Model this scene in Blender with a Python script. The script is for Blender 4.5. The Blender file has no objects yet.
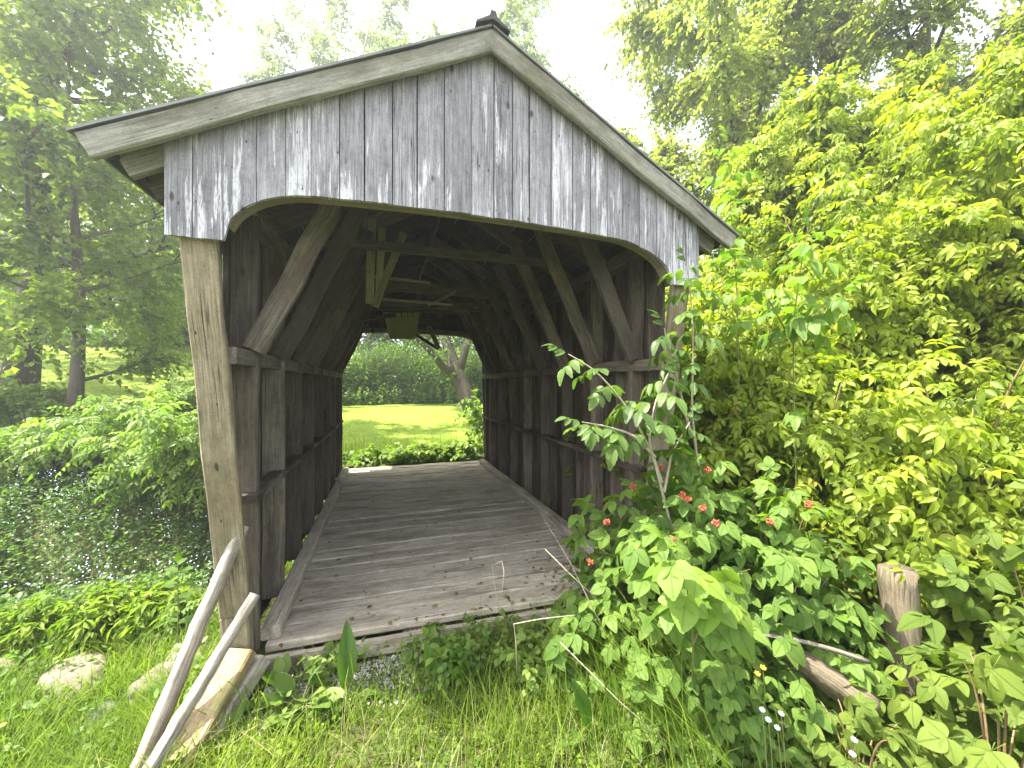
import bpy, math, random
import numpy as np
from math import radians, sin, cos, pi, sqrt
rng = np.random.default_rng(11)
random.seed(11)
C = bpy.context.scene
COL = C.collection

# ------------------------------------------------------------------ camera, sky, sun, exposure
YAW = radians(18.3)
CAMP = np.array([-0.59, 0.0, 1.60])
cam = bpy.data.objects.new('camera', bpy.data.cameras.new('camera'))
COL.objects.link(cam)
cam.location = CAMP
cam.rotation_euler = (radians(90), 0, -YAW)
cam.data.sensor_width = 36
cam.data.lens = 385 / 1024 * 36
cam.data.clip_start = 0.02
cam.data.clip_end = 1500
C.camera = cam
FPX = 385.0

SUN_AZ, SUN_EL = radians(-84), radians(62)       # azimuth from +Y, positive to +X
W = bpy.data.worlds.new('World'); C.world = W; W.use_nodes = True
nt = W.node_tree; nt.nodes.clear()
sky = nt.nodes.new('ShaderNodeTexSky'); sky.sky_type = 'NISHITA'; sky.sun_disc = False
sky.sun_elevation = SUN_EL; sky.sun_rotation = SUN_AZ
sky.dust_density = 4.0; sky.air_density = 1.0; sky.ozone_density = 1.0; sky.altitude = 200
hsv = nt.nodes.new('ShaderNodeHueSaturation'); hsv.inputs['Saturation'].default_value = 0.35
hsv.inputs['Value'].default_value = 1.25
bg = nt.nodes.new('ShaderNodeBackground'); bg.inputs['Strength'].default_value = 0.15
wo = nt.nodes.new('ShaderNodeOutputWorld')
nt.links.new(sky.outputs[0], hsv.inputs['Color']); nt.links.new(hsv.outputs[0], bg.inputs[0]); nt.links.new(bg.outputs[0], wo.inputs[0])
sl = bpy.data.lights.new('sun', 'SUN'); sl.energy = 4.8; sl.angle = radians(0.5); sl.color = (1, .93, .80)
so = bpy.data.objects.new('sun', sl); COL.objects.link(so)
sdir = np.array([sin(SUN_AZ) * cos(SUN_EL), cos(SUN_AZ) * cos(SUN_EL), sin(SUN_EL)])
from mathutils import Vector
so.rotation_euler = Vector(sdir).to_track_quat('Z', 'Y').to_euler()
so.location = (0, 0, 30)
C.view_settings.view_transform = 'Standard'; C.view_settings.look = 'None'
C.view_settings.exposure = 2.22; C.view_settings.gamma = 1.0; C.view_settings.use_curve_mapping = False
C.cycles.max_bounces = 8; C.cycles.diffuse_bounces = 4; C.cycles.transmission_bounces = 5; C.cycles.glossy_bounces = 2
C.cycles.sample_clamp_indirect = 6


def at(u, v, s):
    """a point of the place seen in direction (u, v) at depth s metres"""
    r = (u - 512) / FPX; d = (v - 382) / FPX
    return np.array([CAMP[0] + (sin(YAW) + r * cos(YAW)) * s, (cos(YAW) - r * sin(YAW)) * s, CAMP[2] - d * s])


# ------------------------------------------------------------------ helpers
def nrm(a):
    a = np.asarray(a, float)
    return a / np.maximum(np.linalg.norm(a, axis=-1, keepdims=True), 1e-9)


def tag(o, label=None, cat=None, group=None, kind=None):
    if label: o['label'] = label
    if cat: o['category'] = cat
    if group: o['group'] = group
    if kind: o['kind'] = kind
    return o


def empty(name, loc, label, cat, group=None):
    o = bpy.data.objects.new(name, None); COL.objects.link(o); o.location = loc
    o.empty_display_size = .1
    return tag(o, label, cat, group)


def link(name, me, parent=None, local=False):
    o = bpy.data.objects.new(name, me); COL.objects.link(o)
    if parent is not None:
        o.parent = parent
        if not local and parent.parent is None:
            o.location = -parent.location
    return o


class MB:
    """collects bars, tubes and prisms of one object"""
    def __init__(s):
        s.v = []; s.f = []; s.gc = []; s.rd = []; s.n = 0

    def add(s, V, F, G, rd):
        V = np.asarray(V, float)
        s.v.append(V); s.gc.append(np.asarray(G, float)); s.rd.append(np.full(len(V), rd))
        o = s.n
        s.f += [tuple(int(i) + o for i in f) for f in F]
        s.n += len(V)

    def bar(s, p0, p1, wv, w, t, ch=.004, jit=.0018, seg=.22, bow=0.0):
        """a sawn board or beam from p0 to p1, w wide along wv, t thick"""
        p0 = np.asarray(p0, float); p1 = np.asarray(p1, float)
        d = p1 - p0; L = np.linalg.norm(d); d = d / L
        a = np.asarray(wv, float); a = nrm(a - d * np.dot(a, d)); b = np.cross(d, a)
        n = max(2, int(L / seg) + 1)
        c = min(ch, t * .3, w * .3)
        hw, ht = w / 2, t / 2
        cs = [(-hw + c, -ht), (hw - c, -ht), (hw, -ht + c), (hw, ht - c), (hw - c, ht), (-hw + c, ht), (-hw, ht - c), (-hw, -ht + c)]
        V = []; G = []; off = rng.random(3) * 50
        k = np.linspace(0, 1, n)
        jw = rng.normal(0, jit, (n, 2)); je = rng.normal(0, jit * .6, (n, 8, 2))
        for i in range(n):
            bo = bow * (1 - (2 * k[i] - 1) ** 2)
            for q, (x, y) in enumerate(cs):
                xx = x + jw[i, 0] + je[i, q, 0]; yy = y + jw[i, 1] + je[i, q, 1] + bo
                V.append(p0 + d * L * k[i] + a * xx + b * yy); G.append((x + off[0], L * k[i] + off[1], y + off[2]))
        F = []
        for i in range(n - 1):
            for q in range(8):
                F.append((i * 8 + q, i * 8 + (q + 1) % 8, (i + 1) * 8 + (q + 1) % 8, (i + 1) * 8 + q))
        F.append(tuple(range(7, -1, -1))); F.append(tuple((n - 1) * 8 + q for q in range(8)))
        s.add(V, F, G, random.random())

    def tube(s, P, R, sides=8, rough=.04, cap=True):
        P = np.asarray(P, float); n = len(P); R = np.asarray(R, float)
        T = np.gradient(P, axis=0); T = nrm(T)
        ref = np.array([0.31, .17, .93]) if abs(T[0, 2]) < .9 else np.array([1., .1, 0])
        A = nrm(np.cross(T, ref)); B = np.cross(T, A)
        off = rng.random(3) * 50
        ln = np.concatenate([[0], np.cumsum(np.linalg.norm(np.diff(P, axis=0), axis=1))])
        V = []; G = []
        lob = 1 + rng.normal(0, rough, sides)
        for i in range(n):
            for q in range(sides):
                an = 2 * pi * q / sides
                r = R[i] * lob[q] * (1 + random.gauss(0, rough * .5))
                e = A[i] * cos(an) + B[i] * sin(an)
                V.append(P[i] + e * r); G.append((cos(an) * R[i] + off[0], ln[i] + off[1], sin(an) * R[i] + off[2]))
        F = []
        for i in range(n - 1):
            for q in range(sides):
                F.append((i * sides + q, i * sides + (q + 1) % sides, (i + 1) * sides + (q + 1) % sides, (i + 1) * sides + q))
        if cap:
            F.append(tuple(range(sides - 1, -1, -1))); F.append(tuple((n - 1) * sides + q for q in range(sides)))
        s.add(V, F, G, random.random())

    def build(s, name, mat, parent=None, local=False, smooth=False):
        V = np.concatenate(s.v); me = bpy.data.meshes.new(name)
        me.from_pydata(V.tolist(), [], s.f)
        a = me.attributes.new('gc', 'FLOAT_VECTOR', 'POINT'); a.data.foreach_set('vector', np.concatenate(s.gc).astype('f').ravel())
        a = me.attributes.new('rnd', 'FLOAT', 'POINT'); a.data.foreach_set('value', np.concatenate(s.rd).astype('f'))
        if smooth: me.polygons.foreach_set('use_smooth', np.ones(len(me.polygons), bool))
        me.materials.append(mat); me.update()
        return link(name, me, parent, local)


def tri_mesh(name, V, T, mat, tint=None, lc=None, smooth=False):
    V = np.ascontiguousarray(V, 'f'); T = np.ascontiguousarray(T, 'i')
    me = bpy.data.meshes.new(name)
    me.vertices.add(len(V)); me.vertices.foreach_set('co', V.ravel())
    me.loops.add(T.size); me.loops.foreach_set('vertex_index', T.ravel())
    me.polygons.add(len(T)); me.polygons.foreach_set('loop_start', np.arange(0, T.size, 3, dtype='i'))
    if tint is not None:
        a = me.attributes.new('tint', 'FLOAT', 'POINT'); a.data.foreach_set('value', np.ascontiguousarray(tint, 'f'))
    if lc is not None:
        a = me.attributes.new('lc', 'FLOAT_VECTOR', 'POINT'); a.data.foreach_set('vector', np.ascontiguousarray(lc, 'f').ravel())
    if smooth: me.polygons.foreach_set('use_smooth', np.ones(len(T), bool))
    me.materials.append(mat)
    me.update(calc_edges=True)
    return me


# ------------------------------------------------------------------ materials
def mat_new(name):
    m = bpy.data.materials.new(name); m.use_nodes = True
    t = m.node_tree; t.nodes.clear()
    out = t.nodes.new('ShaderNodeOutputMaterial')
    return m, t, out


def N(t, kind, **kw):
    n = t.nodes.new(kind)
    for k, v in kw.items():
        if hasattr(n, k) and not k[0].isupper(): setattr(n, k, v)
        else: n.inputs[k.replace('_', ' ')].default_value = v
    return n


def ramp(t, src, stops):
    r = t.nodes.new('ShaderNodeValToRGB'); e = r.color_ramp.elements
    while len(e) > 1: e.remove(e[-1])
    e[0].position, e[0].color = stops[0][0], (*stops[0][1], 1)
    for p, c in stops[1:]:
        q = e.new(p); q.color = (*c, 1)
    t.links.new(src, r.inputs[0]); return r.outputs[0]


def g(x): return (x, x, x)


def mixc(t, fac, a, b, mode='MIX'):
    m = t.nodes.new('ShaderNodeMix'); m.data_type = 'RGBA'; m.blend_type = mode
    for sock, val in ((m.inputs[0], fac), (m.inputs[6], a), (m.inputs[7], b)):
        if hasattr(val, 'is_linked') or isinstance(val, bpy.types.NodeSocket): t.links.new(val, sock)
        elif isinstance(val, (int, float)): sock.default_value = val
        else: sock.default_value = (*val, 1)
    return m.outputs[2]


def math_n(t, op, a, b=0.0, clamp=False):
    m = t.nodes.new('ShaderNodeMath'); m.operation = op; m.use_clamp = clamp
    for sock, val in ((m.inputs[0], a), (m.inputs[1], b)):
        if isinstance(val, bpy.types.NodeSocket): t.links.new(val, sock)
        else: sock.default_value = val
    return m.outputs[0]


def wood(name, dark, light, stain=None, paint=None, rough=.85, knots=.5, crack=.8, var=.35, moss=None, bump=.5):
    m, t, out = mat_new(name)
    at_ = N(t, 'ShaderNodeAttribute', attribute_name='gc'); rd = N(t, 'ShaderNodeAttribute', attribute_name='rnd')

    def stretched(sc, scale, det=5, rgh=.6, dist=0.0):
        mp = N(t, 'ShaderNodeMapping'); mp.inputs['Scale'].default_value = sc
        t.links.new(at_.outputs['Vector'], mp.inputs[0])
        n = N(t, 'ShaderNodeTexNoise', Scale=scale, Detail=det, Roughness=rgh, Distortion=dist)
        t.links.new(mp.outputs[0], n.inputs['Vector']); return n.outputs['Fac'], mp.outputs[0]
    grain, _ = stretched((1, .035, 1), 95, 6, .7, .3)
    fine, _ = stretched((1, .02, 1), 320, 3, .6)
    blot, _ = stretched((1, .3, 1), 5, 4, .6)
    gr = math_n(t, 'ADD', math_n(t, 'MULTIPLY', grain, .6), math_n(t, 'MULTIPLY', blot, .4))
    col = ramp(t, gr, [(.36, dark), (.62, light)])
    fr = ramp(t, fine, [(.35, g(.72)), (.6, g(1.05))])
    col = mixc(t, .8, col, fr, 'MULTIPLY')
    vr = ramp(t, rd.outputs['Fac'], [(0, g(1 - var)), (1, g(1 + var * .7))])
    col = mixc(t, 1.0, col, vr, 'MULTIPLY')
    if stain:
        sn, _ = stretched((1, .25, 1), 7, 3, .6)
        col = mixc(t, ramp(t, sn, [(.5, g(0)), (.68, g(.8))]), col, stain)
    if moss:
        sn, _ = stretched((1, .5, 1), 9, 5, .7)
        col = mixc(t, ramp(t, sn, [(.52, g(0)), (.7, g(.75))]), col, moss)
    ds, _ = stretched((1, .45, 1), 34, 6, .75)
    dc, _ = stretched((1, .6, 1), 170, 3, .7)
    col = mixc(t, .9, col, ramp(t, math_n(t, 'ADD', math_n(t, 'MULTIPLY', ds, .6), math_n(t, 'MULTIPLY', dc, .4)), [(.36, g(.62)), (.5, g(1)), (.64, g(1.22))]), 'MULTIPLY')
    hgt = math_n(t, 'ADD', gr, math_n(t, 'MULTIPLY', fine, .5))
    if paint:
        pc, zlow, zhigh = paint
        geo = N(t, 'ShaderNodeNewGeometry'); sp = N(t, 'ShaderNodeSeparateXYZ'); t.links.new(geo.outputs['Position'], sp.inputs[0])
        zz = math_n(t, 'DIVIDE', math_n(t, 'SUBTRACT', sp.outputs[2], zlow), zhigh - zlow)
        pn, _ = stretched((1, .055, 1), 40, 6, .66, .25)
        bn, _ = stretched((1, .25, 1), 3.1, 2, .5)
        k = math_n(t, 'SUBTRACT', math_n(t, 'ADD', pn, math_n(t, 'MULTIPLY', math_n(t, 'SUBTRACT', bn, .5), .55)), math_n(t, 'MULTIPLY', zz, .17))
        k = math_n(t, 'ADD', k, math_n(t, 'MULTIPLY', rd.outputs['Fac'], .07))
        pm = ramp(t, k, [(.525, g(0)), (.56, g(.85))])
        flake, _ = stretched((1, .2, 1), 120, 4, .7)
        pm = mixc(t, 1.0, pm, ramp(t, flake, [(.38, g(.25)), (.52, g(1))]), 'MULTIPLY')
        col = mixc(t, pm, col, pc)
    if crack:
        cn, _ = stretched((1, .012, 1), 60, 2, .5, .1)
        ck = ramp(t, cn, [(.478, g(0)), (.495, g(1)), (.505, g(1)), (.522, g(0))])
        cb, _ = stretched((1, .4, 1), 3.3, 2, .5)
        ck = mixc(t, 1.0, ck, ramp(t, cb, [(.5, g(0)), (.6, g(crack))]), 'MULTIPLY')
        col = mixc(t, ck, col, (dark[0] * .25, dark[1] * .25, dark[2] * .25))
    if knots:
        mp = N(t, 'ShaderNodeMapping'); mp.inputs['Scale'].default_value = (7, 3.0, 1.5); t.links.new(at_.outputs['Vector'], mp.inputs[0])
        vo = N(t, 'ShaderNodeTexVoronoi', Scale=1.0); t.links.new(mp.outputs[0], vo.inputs['Vector'])
        kn = ramp(t, vo.outputs['Distance'], [(.05, g(knots)), (.095, g(0))])
        col = mixc(t, kn, col, (dark[0] * .3, dark[1] * .27, dark[2] * .25))
        mp = N(t, 'ShaderNodeMapping'); mp.inputs['Scale'].default_value = (16, 7.0, 1.5); mp.inputs['Location'].default_value = (3.3, 8.1, 0); t.links.new(at_.outputs['Vector'], mp.inputs[0])
        vo = N(t, 'ShaderNodeTexVoronoi', Scale=1.0); t.links.new(mp.outputs[0], vo.inputs['Vector'])
        kn = ramp(t, vo.outputs['Distance'], [(.05, g(knots)), (.085, g(0))])
        col = mixc(t, kn, col, (dark[0] * .2, dark[1] * .2, dark[2] * .2))
    bs = N(t, 'ShaderNodeBsdfPrincipled', Roughness=rough); bs.inputs['Specular IOR Level'].default_value = .25
    t.links.new(col, bs.inputs['Base Color'])
    bp = N(t, 'ShaderNodeBump', Strength=bump, Distance=.006); t.links.new(hgt, bp.inputs['Height']); t.links.new(bp.outputs[0], bs.inputs['Normal'])
    t.links.new(bs.outputs[0], out.inputs[0]); return m


def leafmat(name, c1, c2, tr, fac=.42, rough=.5, veins=False, spec=.35, odd=None):
    m, t, out = mat_new(name)
    ti = N(t, 'ShaderNodeAttribute', attribute_name='tint')
    stops = [(0, c1), (.85, c2)] + ([(.96, c2), (1.0, odd)] if odd else [])
    col = ramp(t, ti.outputs['Fac'], stops)
    geo = N(t, 'ShaderNodeNewGeometry'); no = N(t, 'ShaderNodeTexNoise', Scale=1.3, Detail=2.0); t.links.new(geo.outputs['Position'], no.inputs['Vector'])
    col = mixc(t, .6, col, ramp(t, no.outputs['Fac'], [(.3, (.72, .8, .75)), (.7, (1.2, 1.12, 1.0))]), 'MULTIPLY')
    trc = mixc(t, 1.0, col, tr, 'MULTIPLY')
    bs = N(t, 'ShaderNodeBsdfPrincipled', Roughness=rough); bs.inputs['Specular IOR Level'].default_value = spec
    if veins:
        lc = N(t, 'ShaderNodeAttribute', attribute_name='lc'); sp = N(t, 'ShaderNodeSeparateXYZ'); t.links.new(lc.outputs['Vector'], sp.inputs[0])
        ax = math_n(t, 'ABSOLUTE', sp.outputs[0])
        mid = ramp(t, ax, [(.015, g(1)), (.04, g(0))])
        sv = math_n(t, 'FRACT', math_n(t, 'MULTIPLY', math_n(t, 'SUBTRACT', sp.outputs[1], math_n(t, 'MULTIPLY', ax, .8)), 8.0))
        sv2 = ramp(t, sv, [(.0, g(.6)), (.1, g(0)), (.92, g(0)), (1, g(.6))])
        vv = mixc(t, 1.0, mid, sv2, 'ADD')
        col = mixc(t, math_n(t, 'MULTIPLY', vv, .5), col, (c1[0] * .55, c1[1] * .6, c1[2] * .6))
        bp = N(t, 'ShaderNodeBump', Strength=.35, Distance=.004); bp.invert = True
        t.links.new(vv, bp.inputs['Height']); t.links.new(bp.outputs[0], bs.inputs['Normal'])
    t.links.new(col, bs.inputs['Base Color'])
    tl = N(t, 'ShaderNodeBsdfTranslucent'); t.links.new(trc, tl.inputs[0])
    mx = N(t, 'ShaderNodeMixShader', Fac=fac); t.links.new(bs.outputs[0], mx.inputs[1]); t.links.new(tl.outputs[0], mx.inputs[2])
    t.links.new(mx.outputs[0], out.inputs[0]); return m


def plain(name, c, rough=.7, metal=0.0, noise=None, scale=8, bump=0.0):
    m, t, out = mat_new(name)
    bs = N(t, 'ShaderNodeBsdfPrincipled', Roughness=rough, Metallic=metal); bs.inputs['Base Color'].default_value = (*c, 1)
    if noise:
        tc = N(t, 'ShaderNodeTexCoord'); no = N(t, 'ShaderNodeTexNoise', Scale=scale, Detail=6.0, Roughness=.65); t.links.new(tc.outputs['Object'], no.inputs['Vector'])
        t.links.new(ramp(t, no.outputs['Fac'], [(.3, c), (.7, noise)]), bs.inputs['Base Color'])
        if bump:
            bp = N(t, 'ShaderNodeBump', Strength=bump, Distance=.02); t.links.new(no.outputs['Fac'], bp.inputs['Height']); t.links.new(bp.outputs[0], bs.inputs['Normal'])
    t.links.new(bs.outputs[0], out.inputs[0]); return m


M = {}
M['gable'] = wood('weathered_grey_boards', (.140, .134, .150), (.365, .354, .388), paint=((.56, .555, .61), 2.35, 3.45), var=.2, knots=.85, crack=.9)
M['rake'] = wood('weathered_fascia', (.13, .125, .105), (.30, .29, .245), stain=(.12, .11, .075), var=.15)
M['post'] = wood('yellowed_post_wood', (.15, .122, .078), (.33, .28, .19), stain=(.15, .115, .07), moss=(.12, .12, .06), var=.2, knots=.95, crack=1.0)
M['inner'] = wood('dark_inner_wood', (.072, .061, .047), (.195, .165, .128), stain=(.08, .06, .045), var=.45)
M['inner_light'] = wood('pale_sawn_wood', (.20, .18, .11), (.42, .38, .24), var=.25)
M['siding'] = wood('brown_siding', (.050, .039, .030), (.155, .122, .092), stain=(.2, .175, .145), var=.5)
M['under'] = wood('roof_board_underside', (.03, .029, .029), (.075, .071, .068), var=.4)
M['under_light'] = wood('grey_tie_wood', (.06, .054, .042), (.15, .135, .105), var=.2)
M['deck'] = wood('worn_deck_planks', (.29, .252, .195), (.55, .49, .395), stain=(.185, .15, .115), var=.13, knots=.3)
M['rail'] = wood('bleached_log', (.15, .12, .09), (.53, .49, .43), stain=(.17, .125, .08), var=.12, crack=1.0, bump=1.6)
M['timber'] = wood('orange_weathered_timber', (.15, .10, .055), (.34, .26, .16), stain=(.2, .13, .065), moss=(.30, .30, .10), var=.2, bump=.8)
M['stump'] = wood('rotting_post', (.06, .05, .034), (.19, .155, .105), moss=(.09, .12, .035), var=.1, bump=1.2)
M['bark'] = wood('grey_bark', (.045, .038, .03), (.15, .125, .10), moss=(.09, .10, .04), var=.1, knots=0, crack=0, bump=1.2)
M['bark_pale'] = wood('pale_bark', (.08, .07, .055), (.24, .21, .17), moss=(.12, .13, .06), var=.1, knots=0, crack=0, bump=1.2)
M['stem'] = plain('green_stem', (.10, .13, .035), .6, noise=(.17, .15, .07), scale=20)
M['twig'] = plain('dry_twig', (.22, .18, .13), .8, noise=(.4, .36, .28), scale=30)
M['cane'] = plain('red_brown_cane', (.13, .075, .04), .6, noise=(.2, .15, .07), scale=20)
M['metal'] = plain('dull_roof_metal', (.10, .105, .105), .55, .3, noise=(.2, .2, .19), scale=5)
M['cap'] = plain('black_ridge_felt', (.03, .03, .032), .8, noise=(.07, .07, .07), scale=9)
M['rock'] = plain('lichened_rock', (.075, .065, .045), .9, noise=(.21, .18, .13), scale=6, bump=1.0)
M['rock_grey'] = plain('grey_rock', (.09, .09, .09), .9, noise=(.22, .215, .21), scale=7, bump=1.0)
M['gravel'] = plain('pale_gravel', (.22, .21, .20), .9, noise=(.6, .58, .56), scale=60)
M['berry'] = plain('unripe_red_berry', (.26, .03, .018), .55, noise=(.42, .10, .04), scale=45)
M['blue'] = plain('pale_blue_petal', (.42, .50, .80), .7, noise=(.62, .66, .85), scale=5)
M['yellow'] = plain('yellow_petal', (.80, .52, .02), .6)
M['white'] = plain('white_petal', (.75, .75, .72), .7)
M['straw'] = leafmat('dry_straw', (.30, .24, .13), (.48, .42, .26), (1, 1, .9), .3, .7)

L = {}
L['maple'] = leafmat('maple_leaf', (.085, .145, .03), (.205, .27, .05), (1.55, 1.65, .55), .6)
L['ash'] = leafmat('box_elder_leaf', (.115, .175, .018), (.27, .33, .036), (1.5, 1.55, .45), .56, .5, odd=(.30, .26, .05))
L['willow'] = leafmat('light_tree_leaf', (.13, .18, .04), (.27, .32, .085), (1.5, 1.55, .65), .6)
L['thin'] = leafmat('pale_tree_leaf', (.08, .12, .045), (.165, .21, .08), (1.5, 1.6, .9), .5)
L['dark'] = leafmat('dark_tree_leaf', (.05, .09, .026), (.125, .175, .05), (1.4, 1.8, .7), .42)
L['shrub'] = leafmat('shrub_leaf', (.085, .15, .028), (.19, .265, .055), (1.5, 1.8, .6), .45)
L['cover'] = leafmat('ground_cover_leaf', (.07, .13, .028), (.16, .23, .055), (1.4, 1.8, .7), .4)
L['rasp'] = leafmat('raspberry_leaf', (.08, .155, .032), (.175, .26, .055), (1.5, 1.6, .5), .5, .55, veins=True, spec=.2)
L['bright'] = leafmat('young_bramble_leaf', (.085, .165, .026), (.17, .26, .04), (1.4, 1.6, .5), .48, .5, veins=True)
L['sap'] = leafmat('sapling_leaf', (.05, .10, .022), (.115, .185, .04), (1.5, 1.7, .6), .45, .45, veins=True)
L['vine'] = leafmat('vine_leaf', (.075, .125, .024), (.165, .22, .045), (1.5, 1.6, .6), .5, .6, veins=True, spec=.15, odd=(.34, .20, .05))
L['dock'] = leafmat('dock_leaf', (.05, .12, .02), (.12, .21, .03), (1.5, 1.8, .5), .42, .45, veins=True)
L['bank'] = leafmat('bank_leaf', (.04, .085, .022), (.115, .18, .05), (1.4, 1.7, .6), .42)
L['grass'] = leafmat('grass_blade', (.07, .13, .016), (.185, .255, .034), (1.4, 1.6, .5), .45, .6, spec=.15, odd=(.40, .34, .17))
L['lawn'] = leafmat('lawn_blade', (.13, .20, .022), (.26, .33, .05), (1.4, 1.5, .5), .4, .5)
L['reed'] = leafmat('reed_leaf', (.10, .165, .045), (.21, .285, .09), (1.4, 1.7, .7), .4, .5)


# ------------------------------------------------------------------ leaf shapes (y runs to the tip, z is up)
def leaf_simple(wid=.36, fold=.07, droop=.12):
    V = [(0, 0, 0), (-wid * .8, .28, fold), (0, .3, 0), (wid * .8, .28, fold), (-wid * .8, .62, fold * .6), (0, .65, -droop * .35), (wid * .8, .62, fold * .6), (0, 1, -droop)]
    T = [(0, 2, 1), (0, 3, 2), (1, 2, 5), (1, 5, 4), (2, 3, 6), (2, 6, 5), (4, 5, 7), (5, 6, 7)]
    return np.array(V, float), np.array(T)


def leaf_diamond(wid=.33, fold=.10, droop=.1):
    V = [(0, 0, 0), (-wid, .45, fold), (wid, .45, fold), (0, 1, -droop)]
    return np.array(V, float), np.array([(0, 2, 3), (0, 3, 1)])


def leaf_toothed(wid=.40, n=7, teeth=.035, fold=.09, droop=.18, peak=.38):
    """ovate leaf with a saw-toothed edge"""
    m = 2 * n; ys = np.linspace(0, 1, m + 1); V = []; T = []
    for k, y in enumerate(ys):
        ex = math.log(.5) / math.log(peak)
        w = wid * max(sin(pi * y ** ex), 0) ** .8 * (1 - .12 * y)
        if k % 2 and k < m: w += teeth
        if k == m: w = 0
        zc = -droop * y * y; ze = zc + fold * (w / wid) ** 1.4
        V += [(0, y, zc), (-w, y + (.012 if k % 2 else 0), ze), (w, y + (.012 if k % 2 else 0), ze)]
    for k in range(m):
        c, l, r, c2, l2, r2 = 3 * k, 3 * k + 1, 3 * k + 2, 3 * k + 3, 3 * k + 4, 3 * k + 5
        T += [(c, c2, l2), (c, r2, c2)]
        if k: T += [(c, l2, l), (c, r, r2)]
    return np.array(V, float), np.array(T)


def place(tmpl, pos, ang, scale, tilt=0.0, roll=0.0):
    V, T = tmpl; V = V * scale
    c, s = cos(tilt), sin(tilt); V = np.stack([V[:, 0], V[:, 1] * c - V[:, 2] * s, V[:, 1] * s + V[:, 2] * c], 1)
    c, s = cos(ang), sin(ang); V = np.stack([V[:, 0] * c - V[:, 1] * s, V[:, 0] * s + V[:, 1] * c, V[:, 2]], 1)
    return V + np.array(pos), T


def compound(leaflet, pairs=2, sc=.5, droop=.22, spread=1.0, rach=.62):
    Vs = []; Ts = []; LC = []; n = 0
    def put(p, ang, s, tilt):
        nonlocal n
        v, t = place(leaflet, p, ang, s, tilt); Vs.append(v); Ts.append(t + n); n += len(v); LC.append(leaflet[0])
    for k in range(pairs):
        y = rach * (k + .55) / (pairs - .2)
        y = min(y, rach)
        z = -droop * y * y
        for sg in (-1, 1):
            put((0, y, z), sg * spread, sc * (.85 if k else .95), -.45)
    put((0, rach, -droop * rach * rach), 0, sc * 1.05, -.5)
    w = .008
    v = np.array([(-w, 0, 0), (w, 0, 0), (w, rach * .5, -droop * .25 * rach ** 2), (-w, rach * .5, -droop * .25 * rach ** 2), (0, rach, -droop * rach ** 2)])
    Vs.append(v); Ts.append(np.array([(0, 1, 2), (0, 2, 3), (3, 2, 4)]) + n); LC.append(np.tile([[.5, .5, 0]], (5, 1)))
    return np.concatenate(Vs), np.concatenate(Ts), np.concatenate(LC)


def trifoliate(leaflet, sc=.62, rach=.36):
    Vs = []; Ts = []; LC = []; n = 0
    for p, a, s, ti in (((0, rach, 0), 1.25, sc * .85, -.25), ((0, rach, 0), -1.25, sc * .85, -.25), ((0, rach * 1.12, 0), 0, sc, -.3)):
        v, t = place(leaflet, p, a, s, ti); Vs.append(v); Ts.append(t + n); n += len(v); LC.append(leaflet[0])
    w = .010
    Vs.append(np.array([(-w, 0, 0), (w, 0, 0), (0, rach * 1.1, 0)])); Ts.append(np.array([(0, 1, 2)]) + n); LC.append(np.tile([[.5, .5, 0]], (3, 1)))
    return np.concatenate(Vs), np.concatenate(Ts), np.concatenate(LC)


DIA = leaf_diamond(); WID = leaf_diamond(.46, .08, .14); NAR = leaf_diamond(.17, .05, .16)
SIM = leaf_simple(); SIMW = leaf_simple(.5, .08, .2)
TOO = leaf_toothed(.36, 9, .022, .05, .22, .40); TOOW = leaf_toothed(.41, 11, .016, .05, .28, .38)
OVA = leaf_toothed(.30, 6, .012, .08, .22, .42)
COMP = compound(leaf_simple(.25, .07, .22), 2, .52)
COMPF = compound(leaf_diamond(.25, .08, .2), 2, .54)
COMPS = compound(leaf_toothed(.27, 5, .03, .07, .25, .42), 2, .5, .18)
COMP7 = compound(leaf_diamond(.24, .07, .15), 3, .40, .2, 1.1, .7)
TRI = trifoliate(TOO); TRIW = trifoliate(TOOW, .66, .34)


def leaf_mesh(name, tm, P, D, U, S, mat, tint, curl=.0):
    V0, T0 = tm[0], tm[1]; lc0 = tm[2] if len(tm) > 2 else V0
    n = len(P); k = len(V0)
    y = nrm(D); x = nrm(np.cross(y, U)); z = np.cross(x, y)
    S = np.asarray(S, float).reshape(-1, 1, 1)
    V = (V0[None, :, 0:1] * x[:, None] + V0[None, :, 1:2] * y[:, None] + V0[None, :, 2:3] * z[:, None] * rng.uniform(.5, 1.6, (n, 1, 1))) * S + P[:, None]
    T = T0[None] + (np.arange(n) * k)[:, None, None]
    vein = len(V0) > 8
    return tri_mesh(name, V.reshape(-1, 3), T.reshape(-1, 3), mat, np.repeat(tint, k), np.tile(lc0, (n, 1)) if vein else None, smooth=k > 8)


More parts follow.
